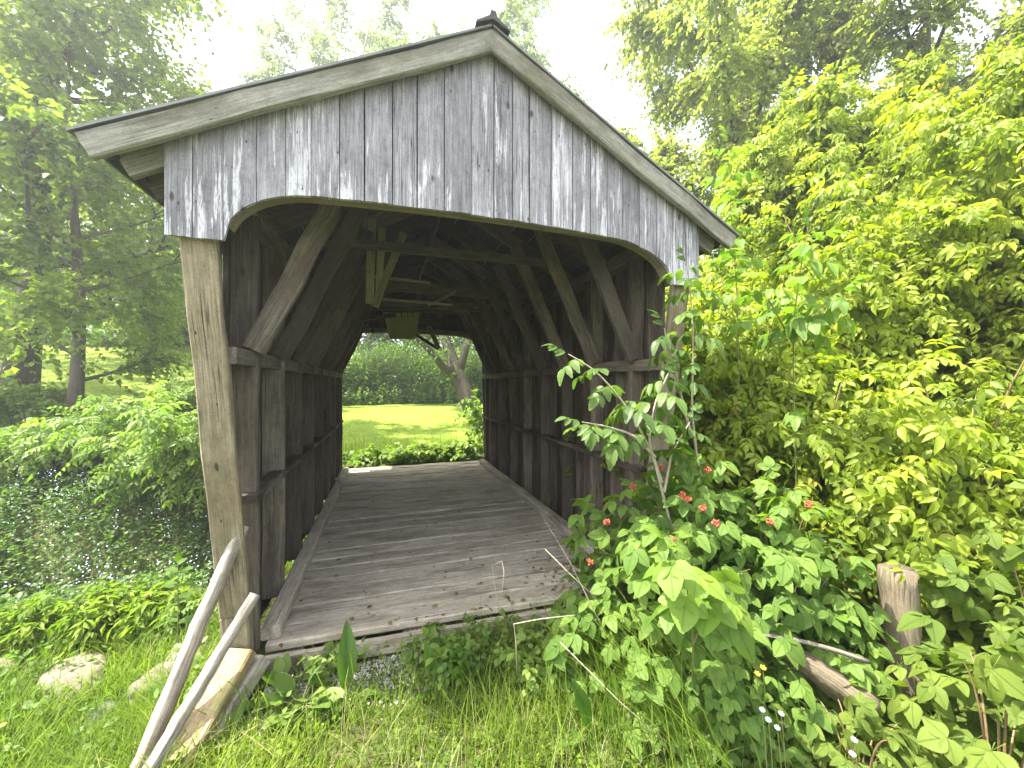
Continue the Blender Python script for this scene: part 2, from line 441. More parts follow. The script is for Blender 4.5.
def shoots(O, Dv, Ln, K, droop=.25, side=.8, updn=-.38, t0=.15, size=.1, svar=.3, flat=.45):
    """leaves set left and right along many shoots"""
    m = len(O); t = np.linspace(t0, 1, K)[None, :, None] + rng.normal(0, .03, (m, K, 1))
    O = O[:, None]; Dd = nrm(Dv)[:, None]; Lq = Ln[:, None, None]
    P = O + Dd * Lq * t + np.array([0, 0, -1.]) * (droop * Lq * t * t)
    tang = nrm(Dd + np.array([0, 0, -1.]) * (2 * droop * t))
    sd = nrm(np.cross(tang, np.array([0, 0, 1.]) + rng.normal(0, .25, (m, K, 3))))
    sg = np.where(np.arange(K) % 2 == 0, 1., -1.)[None, :, None]
    sg = np.where(np.arange(K)[None, :, None] == K - 1, 0, sg)
    D = nrm(tang * .6 + sd * sg * side + np.array([0, 0, updn]) + rng.normal(0, .28, (m, K, 3)))
    U = nrm(np.array([0, 0, 1.]) + rng.normal(0, flat, (m, K, 3)))
    S = size * rng.uniform(1 - svar, 1 + svar, (m, K)) * (1 - .25 * t[..., 0])
    ti = np.clip(rng.uniform(0, 1, (m, 1)) * .5 + rng.uniform(0, 1, (m, K)) * .5 + .12 * (t[..., 0] - .5), 0, 1)
    return P.reshape(-1, 3), D.reshape(-1, 3), U.reshape(-1, 3), S.ravel(), ti.ravel()


def curve(p0, p1, p2, n=7):
    t = np.linspace(0, 1, n)[:, None]
    return (1 - t) ** 2 * p0 + 2 * t * (1 - t) * p1 + t * t * p2


def samp(P, t):
    """points and tangents of a polyline at parameters t in 0..1"""
    n = len(P); x = np.clip(t, 0, .9999) * (n - 1); i = x.astype(int); f = (x - i)[:, None]
    return P[i] * (1 - f) + P[i + 1] * f, nrm(P[i + 1] - P[i])


def make_tree(label, base, H, R, r0, mat, leaf, lsize, nshoots, K=12, lean=(0, 0), crown0=.3, nlimb=16, shl=.9, bark='bark', group=None,
              name='leafy_tree', cat='tree', droop=.3, limb_up=.45, sub=5, trunk_pts=None, seed=None, prof=None, flat=.45):
    root = empty(name, base, label, cat, group)
    mb = MB()
    if trunk_pts is None:
        k = np.linspace(0, 1, 9)
        tp = np.stack([lean[0] * H * k ** 1.3 + np.cumsum(rng.normal(0, .012 * H, 9)) * .6 * (k > 0), lean[1] * H * k ** 1.3 + np.cumsum(rng.normal(0, .012 * H, 9)) * .6 * (k > 0), H * .93 * k - .25 * (1 - k)], 1)
    else:
        tp = np.asarray(trunk_pts, float)
    rr = r0 * (1 - np.linspace(0, 1, len(tp)) * .88); rr[0] *= 1.35
    mb.tube(tp, rr, 10, .05)
    segs = []
    for i in range(nlimb):
        f = crown0 + (1 - crown0) * ((i + random.random() * .8) / nlimb)
        s0, _ = samp(tp, np.array([f])); s0 = s0[0]
        az = i * 2.399 + random.uniform(-.5, .5)
        pr = sqrt(max(.12, 1 - ((f - .5) / .55) ** 2)) if prof is None else prof(f)
        Ll = R * pr * random.uniform(.7, 1.08)
        out_ = np.array([cos(az), sin(az), 0])
        e = s0 + out_ * Ll + np.array([0, 0, Ll * (limb_up + .35 * f + random.uniform(-.2, .2))])
        md = s0 + out_ * Ll * .5 + np.array([0, 0, Ll * (limb_up * .3 + random.uniform(-.05, .2))])
        lp = curve(s0, md, e, 7)
        lr = r0 * (1 - .75 * f) * .45
        mb.tube(lp, lr * np.linspace(1, .2, 7), 6, .05, False)
        segs.append((lp, Ll))
        for j in range(sub):
            t = random.uniform(.3, 1)
            q, tg = samp(lp, np.array([t])); q = q[0]; tg = tg[0]
            d = nrm(tg * .8 + rng.normal(0, .6, 3) + np.array([0, 0, .15])); l2 = Ll * random.uniform(.25, .5)
            bp = curve(q, q + d * l2 * .55 + np.array([0, 0, .05 * l2]), q + d * l2 + np.array([0, 0, -.08 * l2]), 5)
            mb.tube(bp, lr * .45 * np.linspace(1, .25, 5), 5, .05, False)
            segs.append((bp, Ll * .8))
    mb.build('trunk', M[bark], root, True, True)
    wts = np.array([s[1] for s in segs]); wts /= wts.sum()
    pick = rng.choice(len(segs), nshoots, p=wts); tt = rng.uniform(.25, 1, nshoots)
    O = np.zeros((nshoots, 3)); Dv = np.zeros((nshoots, 3))
    for i, (P, _) in enumerate(segs):
        q = np.where(pick == i)[0]
        if len(q):
            O[q], tg = samp(P, tt[q]); Dv[q] = tg
    Dv = nrm(Dv * .6 + rng.normal(0, .75, (nshoots, 3)) + np.array([0, 0, .1]))
    P, D, U, S, ti = shoots(O, Dv, shl * rng.uniform(.5, 1.3, nshoots), K, droop, size=lsize, flat=flat)
    link('crown', leaf_mesh('crown', leaf, P, D, U, S, L[mat], ti), root, True)
    return root


def copy_tree(o, loc, rz, sc, label, group=None):
    c = o.copy(); COL.objects.link(c); c.location = loc; c.rotation_euler = (0, 0, rz); c.scale = (sc, sc, sc)
    c['label'] = label
    if group: c['group'] = group
    for ch in o.children:
        k = ch.copy(); COL.objects.link(k); k.parent = c
    return c


def make_shrub(label, base, H, R, mat, leaf, lsize, nstem=14, nsh=160, K=7, shl=.45, droop=.35, name='shrub', cat='shrub', group=None,
               bark='cane', lean=(0, 0), t0=.25, flat=.45, stemr=.012, side=.8):
    root = empty(name, base, label, cat, group)
    mb = MB(); O = []; Dv = []
    per = max(1, nsh // nstem)
    for i in range(nstem):
        az = i * 2.399 + random.uniform(-.5, .5); rad = R * sqrt((i + .5) / nstem) * random.uniform(.75, 1.1)
        h = H * random.uniform(.72, 1.0) * (1 - .35 * (rad / R) ** 2)
        o2 = np.array([cos(az), sin(az), 0])
        p0 = o2 * rad * .15 + np.array([0, 0, -.1]); p2 = o2 * rad + np.array([lean[0] * h, lean[1] * h, h]); p1 = o2 * rad * .35 + np.array([lean[0] * h * .3, lean[1] * h * .3, h * .72])
        P = curve(p0, p1, p2, 8)
        mb.tube(P, stemr * np.linspace(1.3, .3, 8), 5, .05, False)
        t = rng.uniform(t0, 1, per) ** .8
        q, tg = samp(P, t); O.append(q)
        rdv = nrm(q * np.array([1, 1, 0]) + 1e-3)
        Dv.append(nrm(tg * .5 + rdv * .45 + rng.normal(0, .6, (per, 3))))
    mb.build('stem', M[bark], root, True, True)
    O = np.concatenate(O); Dv = np.concatenate(Dv)
    P, D, U, S, ti = shoots(O, Dv, shl * rng.uniform(.5, 1.25, len(O)), K, droop, size=lsize, flat=flat, side=side)
    link('foliage', leaf_mesh('foliage', leaf, P, D, U, S, L[mat], ti), root, True)
    return root


def smooth(a, b, x):
    t = np.clip((x - a) / (b - a), 0, 1); return t * t * (3 - 2 * t)


# ------------------------------------------------------------------ the land
def wob(x, y):
    return .5 * np.sin(x * 1.7 + 1.3 * np.sin(y * .9)) * np.cos(y * 1.4 + .7) + .3 * np.sin(x * 3.9 + y * 2.7) + .2 * np.sin(y * 5.3 - x * 4.1)


def ground_z(x, y):
    x = np.asarray(x, float); y = np.asarray(y, float)
    near = -.16 - .30 * smooth(-1.25, -2.3, x) - .06 * smooth(1.0, 3.5, x)
    far = -.06 + .035 * np.clip(y - 8, 0, 60) + smooth(-2.5, -8, x) * .19 * np.clip(y - 7.5, 0, 17)
    k = smooth(5.0, 7.8, y)
    z = near * (1 - k) + far * k
    yc = 5.65
    tr = np.exp(-((y - yc) / .8) ** 2)
    z = z - (1.15 + z) * 0 - tr * 1.0
    z = z + wob(x, y) * .035 + .25 * wob(x * .12, y * .12) * smooth(14, 40, np.hypot(x, y))
    return z + 2.5 * smooth(45, 120, np.hypot(x, y))


def axis(n, near, far, c=0.0):
    t = np.linspace(-1, 1, n); k = np.log(far / near) * 1.0
    return c + np.sign(t) * near * (np.exp(np.abs(t) * k) - 1) * far / (near * (np.exp(k) - 1))


def sheet(name, xs, ys, fz, mat):
    X, Y = np.meshgrid(xs, ys); Z = fz(X, Y); nx, ny = len(xs), len(ys)
    V = np.stack([X.ravel(), Y.ravel(), Z.ravel()], 1)
    i = (np.arange(ny - 1)[:, None] * nx + np.arange(nx - 1)[None]).ravel()
    T = np.concatenate([np.stack([i, i + 1, i + nx + 1], 1), np.stack([i, i + nx + 1, i + nx], 1)])
    me = tri_mesh(name, V, T, mat, smooth=True)
    return tag(link(name, me), kind='structure')


def soil_mat(name, stops, scale=3.0):
    m, t, out = mat_new(name)
    geo = N(t, 'ShaderNodeNewGeometry')
    n1 = N(t, 'ShaderNodeTexNoise', Scale=scale, Detail=8.0, Roughness=.7); n2 = N(t, 'ShaderNodeTexNoise', Scale=scale * 14, Detail=4.0, Roughness=.7)
    t.links.new(geo.outputs['Position'], n1.inputs['Vector']); t.links.new(geo.outputs['Position'], n2.inputs['Vector'])
    k = math_n(t, 'ADD', math_n(t, 'MULTIPLY', n1.outputs['Fac'], .6), math_n(t, 'MULTIPLY', n2.outputs['Fac'], .4))
    bs = N(t, 'ShaderNodeBsdfPrincipled', Roughness=.95); bs.inputs['Specular IOR Level'].default_value = .1
    t.links.new(ramp(t, k, stops), bs.inputs['Base Color'])
    bp = N(t, 'ShaderNodeBump', Strength=.8, Distance=.03); t.links.new(k, bp.inputs['Height']); t.links.new(bp.outputs[0], bs.inputs['Normal'])
    t.links.new(bs.outputs[0], out.inputs[0]); return m


M['soil'] = soil_mat('grassy_soil', [(.36, (.055, .042, .026)), (.48, (.075, .075, .03)), (.56, (.07, .11, .03)), (.66, (.12, .15, .05))])
M['turf'] = soil_mat('mown_turf', [(.36, (.11, .16, .022)), (.5, (.17, .24, .035)), (.64, (.25, .31, .06))], 1.4)
xs = axis(230, .06, 160.); ys = axis(230, .06, 160., 3.0)
sheet('ground', xs, ys, ground_z, M['soil'])
sheet('lawn', np.linspace(-34, 11, 120), np.linspace(9.6, 29, 70), lambda x, y: ground_z(x, y) + .035, M['turf'])
m, t, out = mat_new('stream_water')
bs = N(t, 'ShaderNodeBsdfPrincipled', Roughness=.08); bs.inputs['Base Color'].default_value = (.025, .024, .016, 1)
no = N(t, 'ShaderNodeTexNoise', Scale=6.0, Detail=3.0); bp = N(t, 'ShaderNodeBump', Strength=.25, Distance=.02)
t.links.new(no.outputs['Fac'], bp.inputs['Height']); t.links.new(bp.outputs[0], bs.inputs['Normal']); t.links.new(bs.outputs[0], out.inputs[0])
sheet('water', np.linspace(-14, 12, 40), np.linspace(3.8, 7.4, 12), lambda x, y: x * 0 - 1.12 + .004 * np.sin(x * 5), m)

# ------------------------------------------------------------------ the covered bridge
XI, XO = 1.32, 1.50                      # inner and outer faces of the side walls
YF0, YF1 = 2.62, 2.24                    # front end of the walls at the deck and under the roof
YB0, YB1 = 7.55, 7.92                    # the same at the far end
RIDGE, SLOPE, EAVE = 3.66, .53, 1.84
ROOFY0, ROOFY1 = 2.17, 8.0
STUDY = [2.70, 3.32, 3.96, 4.6, 5.24, 5.88, 6.52, 7.16, 7.5]


def front_y(z): return YF0 + (YF1 - YF0) * np.clip(z / 2.35, -.1, 1)
def back_y(z): return YB0 + (YB1 - YB0) * np.clip(z / 2.35, -.1, 1)


def arch_z(x):
    a = abs(x); b0 = .93 if x < 0 else .80
    top = 2.595 - .02 * (a / .9) ** 2
    if a <= b0: return top
    k = min((a - b0) / (1.335 - b0), 1)
    return 2.305 + (2.595 - .02 * (b0 / .9) ** 2 - 2.305) * sqrt(max(0, 1 - k ** 2.0))


bridge = empty('covered_bridge', (0, 5.0, 0), 'old weathered wooden covered bridge with a gabled roof and arched portal', 'covered bridge')

# deck
mb = MB(); y = YF0 + .03; i = 0
while y < YB0 + .1:
    w = random.uniform(.17, .25)
    xa = -1.32 + random.uniform(-.015, .015); xb = 1.32 + random.uniform(-.03, .03)
    zz = random.uniform(-.004, .004)
    if i == 0: xa, xb = -1.28, 1.30
    sk = max(0, .055 - .008 * i)
    mb.bar((xa, y + w / 2 + sk, -.025 + zz), (xb, y + w / 2 - sk, -.025 + zz + random.uniform(-.004, .004)), (0, 1, 0), w - random.uniform(.010, .022), .05, .009, .0022)
    y += w; i += 1
deck = mb.build('deck', M['deck'], bridge)
for sx in (-1, 1):
    mb = MB(); mb.bar((sx * 1.27, YF0 + .14, .045), (sx * 1.27, YB0, .045), (1, 0, 0), .11, .085, .012, .003); mb.build('curb', M['deck'], deck)
for xx in (-1.15, -.4, .4, 1.15):
    mb = MB(); mb.bar((xx, YF0 + .02, -.19), (xx, YB0, -.19), (1, 0, 0), .16, .26, .01); mb.build('girder', M['inner'], deck)
mb = MB(); mb.bar((-1.28, YF0 + .06, -.105), (1.3, YF0 - .05, -.105), (0, 0, 1), .10, .04); mb.build('end_board', M['deck'], deck)
mb = MB()
for sx in (-1, 1):
    pass

# walls
for sx in (-1, 1):
    mb = MB(); y = YF1 + .062
    while y < YB1 - .06:
        w = random.uniform(.13, .19)
        ym = y + w / 2
        zb = -.16
        if ym < YF0 + .14: zb = max(-.16, (YF0 + .14 - ym) / (YF0 - YF1) * 2.35)
        if ym > YB0 - .14: zb = max(-.16, (ym - YB0 + .14) / (YB1 - YB0) * 2.35)
        zt = 2.74
        gap = random.choice([.004, .006, .009, .014, .018] if sx > 0 else [.002, .003, .005])
        if zt - zb > .1:
            ov = 0 if sx > 0 else random.choice((.0,)) + (.024 if int(round((y - YF1) * 1000)) % 2 else 0)
            gap = gap if sx > 0 else -.012
            mb.bar((sx * (1.475 + ov), ym, zb + random.uniform(0, .04)), (sx * (1.475 + ov), ym + random.uniform(-.004, .004), zt), (0, 1, 0), w - gap, .022, .003, .002)
        y += w
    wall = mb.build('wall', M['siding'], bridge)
    for k, ys_ in enumerate(STUDY):
        mb = MB(); mb.bar((sx * 1.385, ys_, .0), (sx * 1.385, ys_, 2.62), (1, 0, 0), .145 if sx < 0 else .12, .05, .005, .003)
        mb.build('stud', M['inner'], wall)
        if k < 8:
            x1 = .74; z1 = 3.06
            mb = MB(); mb.bar((sx * 1.325, ys_ - .055, 1.80), (sx * x1, ys_ - .055, z1), (1, 0, .45 * sx), .125, .042, .005, .004)
            mb.build('brace', M['inner'], wall)
    mb = MB(); mb.bar((sx * 1.345, YF0 - .05, .93), (sx * 1.345, YB0, .93), (1, 0, 0), .11, .045, .008, .004); mb.build('rail', M['siding'], wall)
    mb = MB(); mb.bar((sx * 1.352, YF0 - .24, 1.75), (sx * 1.352, YB0 + .2, 1.75), (1, 0, 0), .05, .09, .005, .003); mb.build('rail', M['inner'], wall)
    mb = MB(); mb.bar((sx * 1.38, YF1 + .03, 2.66), (sx * 1.38, YB1 - .03, 2.66), (1, 0, 0), .13, .10); mb.build('wall_plate', M['inner'], wall)
    # the raked board that closes the end of each wall
    xm = 1.445
    if True:
        zs = .30
        a = np.array([sx * 1.462, YF1 + .036, 2.40]); b = np.array([sx * 1.392, front_y(zs) - .005, zs])
        mb = MB(); mb.bar(a, b, (1, 0, 0), .15, .05, .008, .003); mb.build('end_post', M['post'], wall)
        c = np.array([sx * 1.385, front_y(0) + .01, -.28])
        mb = MB(); mb.bar(b + np.array([0, .004, -.008]), c, (1, 0, 0), .13, .07, .008, .004); mb.build('post_base', M['post'], wall)
        mb = MB(); mb.bar((sx * xm, back_y(2.33) + .045, 2.36), (sx * (xm - .02), YB0 + .045, -.2), (1, 0, 0), .175, .05, .008, .003); mb.build('end_post', M['inner'], wall)

# gables
def gable(yf, name, mat, depth):
    mb = MB(); x = -1.575
    bs_ = []
    while x < 1.57:
        w = random.uniform(.105, .155); x1 = min(x + w, 1.575)
        if 1.575 - x1 < .05: x1 = 1.575
        bs_.append((x, x1)); x = x1
    for (a, b) in bs_:
        gp = random.choice((.0012, .002, .003, .0045)) if depth > 0 else .0004
        xs_ = np.linspace(a + gp, b - gp, 6)
        dy = random.uniform(-.006, .006); tl = random.uniform(-.002, .002)
        off = rng.random(3) * 50
        V = []; G = []
        nz = 7
        ex = random.uniform(0, .012)
        for face in (0, 1):
            for q, xx in enumerate(xs_):
                z0 = (2.30 if abs(xx) > 1.335 else arch_z(xx)) + ex * .4; z1 = RIDGE - .075 - SLOPE * abs(xx)
                for r in range(nz):
                    z = z0 + (z1 - z0) * r / (nz - 1)
                    yy = yf + dy + tl * (q - 2.5) + (face * .022) + (.003 if q in (0, 5) and face == 0 else 0)
                    V.append((xx, yy, z)); G.append((xx + off[0], z + off[1], face * .02 + off[2]))
        nq = 6; F = []
        idx = lambda f, q, r: f * nq * nz + q * nz + r
        for q in range(nq - 1):
            for r in range(nz - 1):
                F.append((idx(0, q, r), idx(0, q + 1, r), idx(0, q + 1, r + 1), idx(0, q, r + 1)))
                F.append((idx(1, q, r), idx(1, q, r + 1), idx(1, q + 1, r + 1), idx(1, q + 1, r)))
            F.append((idx(0, q, 0), idx(1, q, 0), idx(1, q + 1, 0), idx(0, q + 1, 0)))
            F.append((idx(0, q, nz - 1), idx(0, q + 1, nz - 1), idx(1, q + 1, nz - 1), idx(1, q, nz - 1)))
        for r in range(nz - 1):
            F.append((idx(0, 0, r), idx(0, 0, r + 1), idx(1, 0, r + 1), idx(1, 0, r)))
            F.append((idx(0, nq - 1, r), idx(1, nq - 1, r), idx(1, nq - 1, r + 1), idx(0, nq - 1, r + 1)))
        mb.add(V, F, G, random.random())
    gb = mb.build(name, mat, bridge)
    # curved arch lining just behind the boards
    mb = MB(); xs_ = np.concatenate([np.linspace(-1.325, -.93, 14), np.linspace(-.85, .78, 15), np.linspace(.82, 1.325, 14)])
    V = []; G = []
    for xx in xs_:
        z = arch_z(xx) + .012
        for (dz, dyy) in ((0, .026), (0, .026 + depth), (.09, .026 + depth), (.09, .026)):
            V.append((xx, yf + dyy, z + dz)); G.append((dyy * 3, xx, dz))
    F = []
    for i in range(len(xs_) - 1):
        for q in range(4):
            F.append((i * 4 + q, (i + 1) * 4 + q, (i + 1) * 4 + (q + 1) % 4, i * 4 + (q + 1) % 4))
    mb.add(V, F, G, .4); mb.build('arch_lining', M['post'], gb)
    return gb


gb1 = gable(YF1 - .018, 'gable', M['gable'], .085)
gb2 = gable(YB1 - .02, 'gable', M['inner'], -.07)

# roof: metal sheets on boards on rafters
zin = lambda x: RIDGE - SLOPE * abs(x)
cs = 1 / sqrt(1 + SLOPE ** 2); sn = SLOPE * cs
mb = MB()
for sx in (-1, 1):
    n = 0; xa = 0.0
    d = np.array([sx * cs, 0, -sn]); nr = np.array([sx * sn, 0, cs])
    P0 = np.array([0, 0, RIDGE]); Lr = EAVE / cs + .03
    a = P0 + nr * .004; b = a + d * Lr
    y0, y1 = ROOFY0 - .03, ROOFY1 + .03
    th = nr * .012
    V = [a + (0, y0, 0), b + (0, y0, 0), b + (0, y1, 0), a + (0, y1, 0)]
    V = [np.array(v) for v in V]; V += [v + th for v in V]
    F = [(0, 1, 2, 3), (4, 7, 6, 5), (0, 4, 5, 1), (1, 5, 6, 2), (2, 6, 7, 3), (3, 7, 4, 0)]
    mb.add(V, F, [(v[0], v[1], v[2]) for v in V], .5)
roof = mb.build('roof', M['metal'], bridge)
for sx in (-1, 1):
    d = np.array([sx * cs, 0, -sn]); nr = np.array([sx * sn, 0, cs]); Lr = EAVE / cs
    mb = MB(); t = .03
    while t < Lr - .02:
        w = random.uniform(.17, .23); w = min(w, Lr - t)
        c = np.array([0, 0, RIDGE]) + d * (t + w / 2) - nr * .0115
        mb.bar(c + (0, ROOFY0 + .05, 0), c + (0, ROOFY1 - .05, 0), d, w - random.uniform(.004, .02), .02, .003, .001, .5)
        t += w
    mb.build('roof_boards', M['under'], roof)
    # rake boards at both ends, with the trim below
    for yy, sg in ((ROOFY0, -1), (ROOFY1, 1)):
        mb = MB(); c0 = np.array([0, yy, RIDGE]) - nr * .054
        mb.bar(c0 + d * .004, c0 + d * (Lr + .012), nr, .112, .04, .007, .0026)
        mb.build('rake_board', M['rake'], roof)
        mb = MB(); c0 = np.array([0, yy - sg * .115, RIDGE]) - nr * .098
        mb.bar(c0 + d * .06, c0 + d * (Lr - .05), nr, .115, .04, .005, .002)
        mb.build('trim_board', M['rake'], roof)
    for k, yy in enumerate([ROOFY0 + .30] + STUDY[1:-1] + [ROOFY1 - .3]):
        mb = MB(); c0 = np.array([0, yy + .045, RIDGE]) - nr * .092
        mb.bar(c0 + d * .03, c0 + d * (Lr - .05), nr, .14, .045, .004, .002); mb.build('rafter', M['inner'], roof)
    mb = MB(); c0 = np.array([0, 0, RIDGE]) + d * (Lr - .035) - nr * .052
    mb.bar(c0 + (0, ROOFY0 + .09, 0), c0 + (0, ROOFY1 - .09, 0), nr, .055, .05); mb.build('eave_board', M['under'], roof)
# ridge cap
mb = MB(); prof_ = [(-.10, -.047), (-.024, .0), (-.014, .035), (.014, .035), (.024, .0), (.10, -.047), (.10, -.059), (.0, -.014), (-.10, -.059)]
V = []; G = []
ysr = np.linspace(ROOFY0 - .05, ROOFY1 + .05, 14)
for yy in ysr:
    dz = random.uniform(-.004, .006)
    for (px, pz) in prof_: V.append((px, yy, RIDGE + .034 + pz + dz)); G.append((px, yy, pz))
n = len(prof_); F = [tuple(range(n - 1, -1, -1)), tuple((len(ysr) - 1) * n + q for q in range(n))]
for i in range(len(ysr) - 1):
    for q in range(n): F.append((i * n + q, i * n + (q + 1) % n, (i + 1) * n + (q + 1) % n, (i + 1) * n + q))
mb.add(V, F, G, .5); mb.build('ridge_cap', M['cap'], roof)
# collar ties
for yy, z, w in ((3.74, 2.86, .085), (5.28, 2.88, .15), (5.9, 2.80, .13), (6.6, 2.84, .10), (7.3, 2.78, .10)):
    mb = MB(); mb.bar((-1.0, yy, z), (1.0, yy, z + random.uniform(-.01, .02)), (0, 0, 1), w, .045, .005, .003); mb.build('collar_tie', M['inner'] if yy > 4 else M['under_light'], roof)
mb = MB(); mb.bar((0, ROOFY0 + .1, RIDGE - .13), (0, ROOFY1 - .1, RIDGE - .13), (0, 0, 1), .13, .035); mb.build('ridge_beam', M['inner'], roof)

# ------------------------------------------------------------------ loose timber stored under the roof
def loose(label, p0, p1, wv, w, t, mat='inner_light', group='loose boards stored under the bridge roof', name='loose_board'):
    mb = MB(); c = (np.asarray(p0, float) + np.asarray(p1, float)) / 2
    mb.bar(np.asarray(p0) - c, np.asarray(p1) - c, wv, w, t, .004, .002)
    o = mb.build(name, M[mat]); o.location = c
    return tag(o, label, 'board', group)


loose('pale upright board hanging behind the nearest collar tie, leftmost of the pair', at(372, 217, 3.75), at(370, 302, 3.75), (1, 0, 0), .075, .03)
loose('pale shorter upright board hanging behind the nearest collar tie, right of the pair', at(382, 226, 3.9), at(379, 292, 3.9), (1, 0, 0), .07, .03)
loose('pale board leaning diagonally above the nearest collar tie', at(403, 231, 4.0), at(375, 305, 3.86), (1, 0, .3), .075, .025)
loose('short pale board lying across the ties, topmost of the stored boards', at(374, 275, 4.9), at(430, 281, 4.95), (0, 1, .2), .16, .03)
loose('long pale board lying under the middle collar ties', at(382, 297, 5.1), at(452, 303, 5.0), (0, 1, .2), .14, .03)
loose('short pale board poking diagonally out of the stored boards', at(428, 304, 5.1), at(455, 290, 5.2), (0, 1, .1), .10, .03)
loose('dark thin board lying low under the stored boards', at(352, 318, 5.5), at(395, 313, 6.2), (0, .4, 1), .07, .03, 'inner')
loose('thin slanting strip of wood leaning near the far portal, right one of the pair', at(429, 324, 6.4), at(439, 347, 6.4), (1, 0, 0), .07, .03)
loose('thin slanting strip of wood leaning near the far portal, left one of the pair', at(415, 332, 6.5), at(438, 347, 6.5), (0, 0, 1), .05, .03, 'inner')
pr = empty('board_panel', at(400, 324, 6.2), 'pale boarded panel hanging tilted under the roof near the far portal', 'panel')
mb = MB(); a = at(385, 311, 6.3) - at(400, 324, 6.2)
for k in range(6):
    u0 = 384 + k * 6.2; u1 = 390 + k * 3.9
    mb.bar(at(u0 + 2, 311, 6.5) - at(400, 324, 6.2), at(u1 + 3, 337, 6.05) - at(400, 324, 6.2), (1, 0, 0), .088, .016, .002)
M['panel'] = leafmat('pale_translucent_sheet', (.5, .5, .34), (.58, .58, .40), (1.2, 1.2, 1.0), .5, .6)
mb.build('boards', M['panel'], pr, True)
mb = MB(); mb.bar(at(386, 318, 6.42) - at(400, 324, 6.2), at(420, 319, 6.42) - at(400, 324, 6.2), (0, 0, 1), .04, .03); mb.build('batten', M['inner'], pr, True)

# ------------------------------------------------------------------ the fallen handrail at the left of the approach
def log(label, pts, radii, mat='rail', name='log_rail', cat='log rail', group=None, rough=.09, sides=12):
    P = np.asarray(pts, float); n = 22
    t = np.linspace(0, 1, n); Q = np.stack([np.interp(t, np.linspace(0, 1, len(P)), P[:, i]) for i in range(3)], 1)
    Q += rng.normal(0, .0012, Q.shape); R = np.interp(t, np.linspace(0, 1, len(radii)), radii)
    c = Q.mean(0); mb = MB(); mb.tube(Q - c, R, sides, rough)
    o = mb.build(name, M[mat], smooth=True); o.location = c
    return tag(o, label, cat, group)


r1a = at(243, 524, 2.16); r1b = at(150, 742, 1.80); r1c = r1b + (r1b - r1a) * .36
log('bleached log rail leaning on the left portal post, longer and higher of the two', [r1a, (r1a + r1b) / 2 + np.array([-.006, 0, .005]), r1b, r1c], [.034, .037, .039, .04], group='log rails leaning on the left portal post')
r2a = at(256, 592, 2.08); r2b = at(166, 742, 1.74); r2c = r2b + (r2b - r2a) * .5
log('bleached log rail beside the big orange plank, shorter and lower of the two', [r2a, (r2a + r2b) / 2, r2b, r2c], [.027, .03, .032, .034], group='log rails leaning on the left portal post')
pa = at(236, 648, 2.17); pb = at(172, 765, 1.80)
mb = MB(); c = (pa + pb) / 2
mb.bar(pa - c, pb + (pb - pa) * .45 - c, np.array([.83, -.28, .1]), .215, .07, .012, .005, .1)
o = mb.build('plank', M['timber']); o.location = c; tag(o, 'broad orange brown plank sloping down from the left post beside the log rails', 'plank')
pa = at(259, 650, 2.24); pb = at(205, 742, 1.90)
mb = MB(); c = (pa + pb) / 2
mb.bar(pa - c, pb + (pb - pa) * .4 - c, np.array([.83, -.28, .2]), .11, .10, .012, .006, .1)
o = mb.build('beam', M['deck']); o.location = c + np.array([0, 0, -.035]); tag(o, 'grey split beam at the right side of the sloping orange plank', 'beam')

# ------------------------------------------------------------------ rocks
def rock(label, p, sx, sy, sz, mat, group='rocks in the grass left of the bridge'):
    import bmesh
    bm = bmesh.new(); bmesh.ops.create_icosphere(bm, subdivisions=4, radius=1)
    ph = rng.random(6) * 6
    for v in bm.verts:
        c = v.co; f = 1 + .16 * sin(c.x * 2.3 + ph[0]) * cos(c.y * 2.1 + ph[1]) + .10 * sin(c.z * 4 + c.x * 3 + ph[2]) + .05 * sin(c.y * 9 + ph[3]) * sin(c.x * 8 + ph[4])
        f *= 1 - .12 * max(0, c.z) ** 2
        v.co = (c.x * sx * f, c.y * sy * f, c.z * sz * f)
    me = bpy.data.meshes.new('rock'); bm.to_mesh(me); bm.free()
    me.polygons.foreach_set('use_smooth', np.ones(len(me.polygons), bool)); me.materials.append(M[mat])
    o = link('rock', me); o.location = (p[0], p[1], float(ground_z(p[0], p[1])) + sz * .35)
    o.rotation_euler = (random.uniform(-.1, .1), random.uniform(-.1, .1), random.uniform(0, 6))
    return tag(o, label, 'rock', group)


rock('flat tan rock lying in the grass under the flower bank', at(72, 678, 2.65), .26, .17, .07, 'rock')
rock('small grey rock sunk in the grass, nearest to the bottom left corner', at(98, 712, 2.35), .10, .08, .07, 'rock_grey')
rock('grey slab of rock at the left frame edge', at(0, 632, 3.1), .22, .16, .10, 'rock_grey')
rock('tan rock peeping out beside the upper part of the log rails', at(152, 684, 2.55), .17, .10, .08, 'rock')
rock('pale rock behind the log rails at the foot of the left post', at(195, 640, 2.7), .22, .16, .10, 'rock')
rock('tan rock at the left frame edge below the grey slab', at(2, 664, 2.75), .10, .10, .07, 'rock')

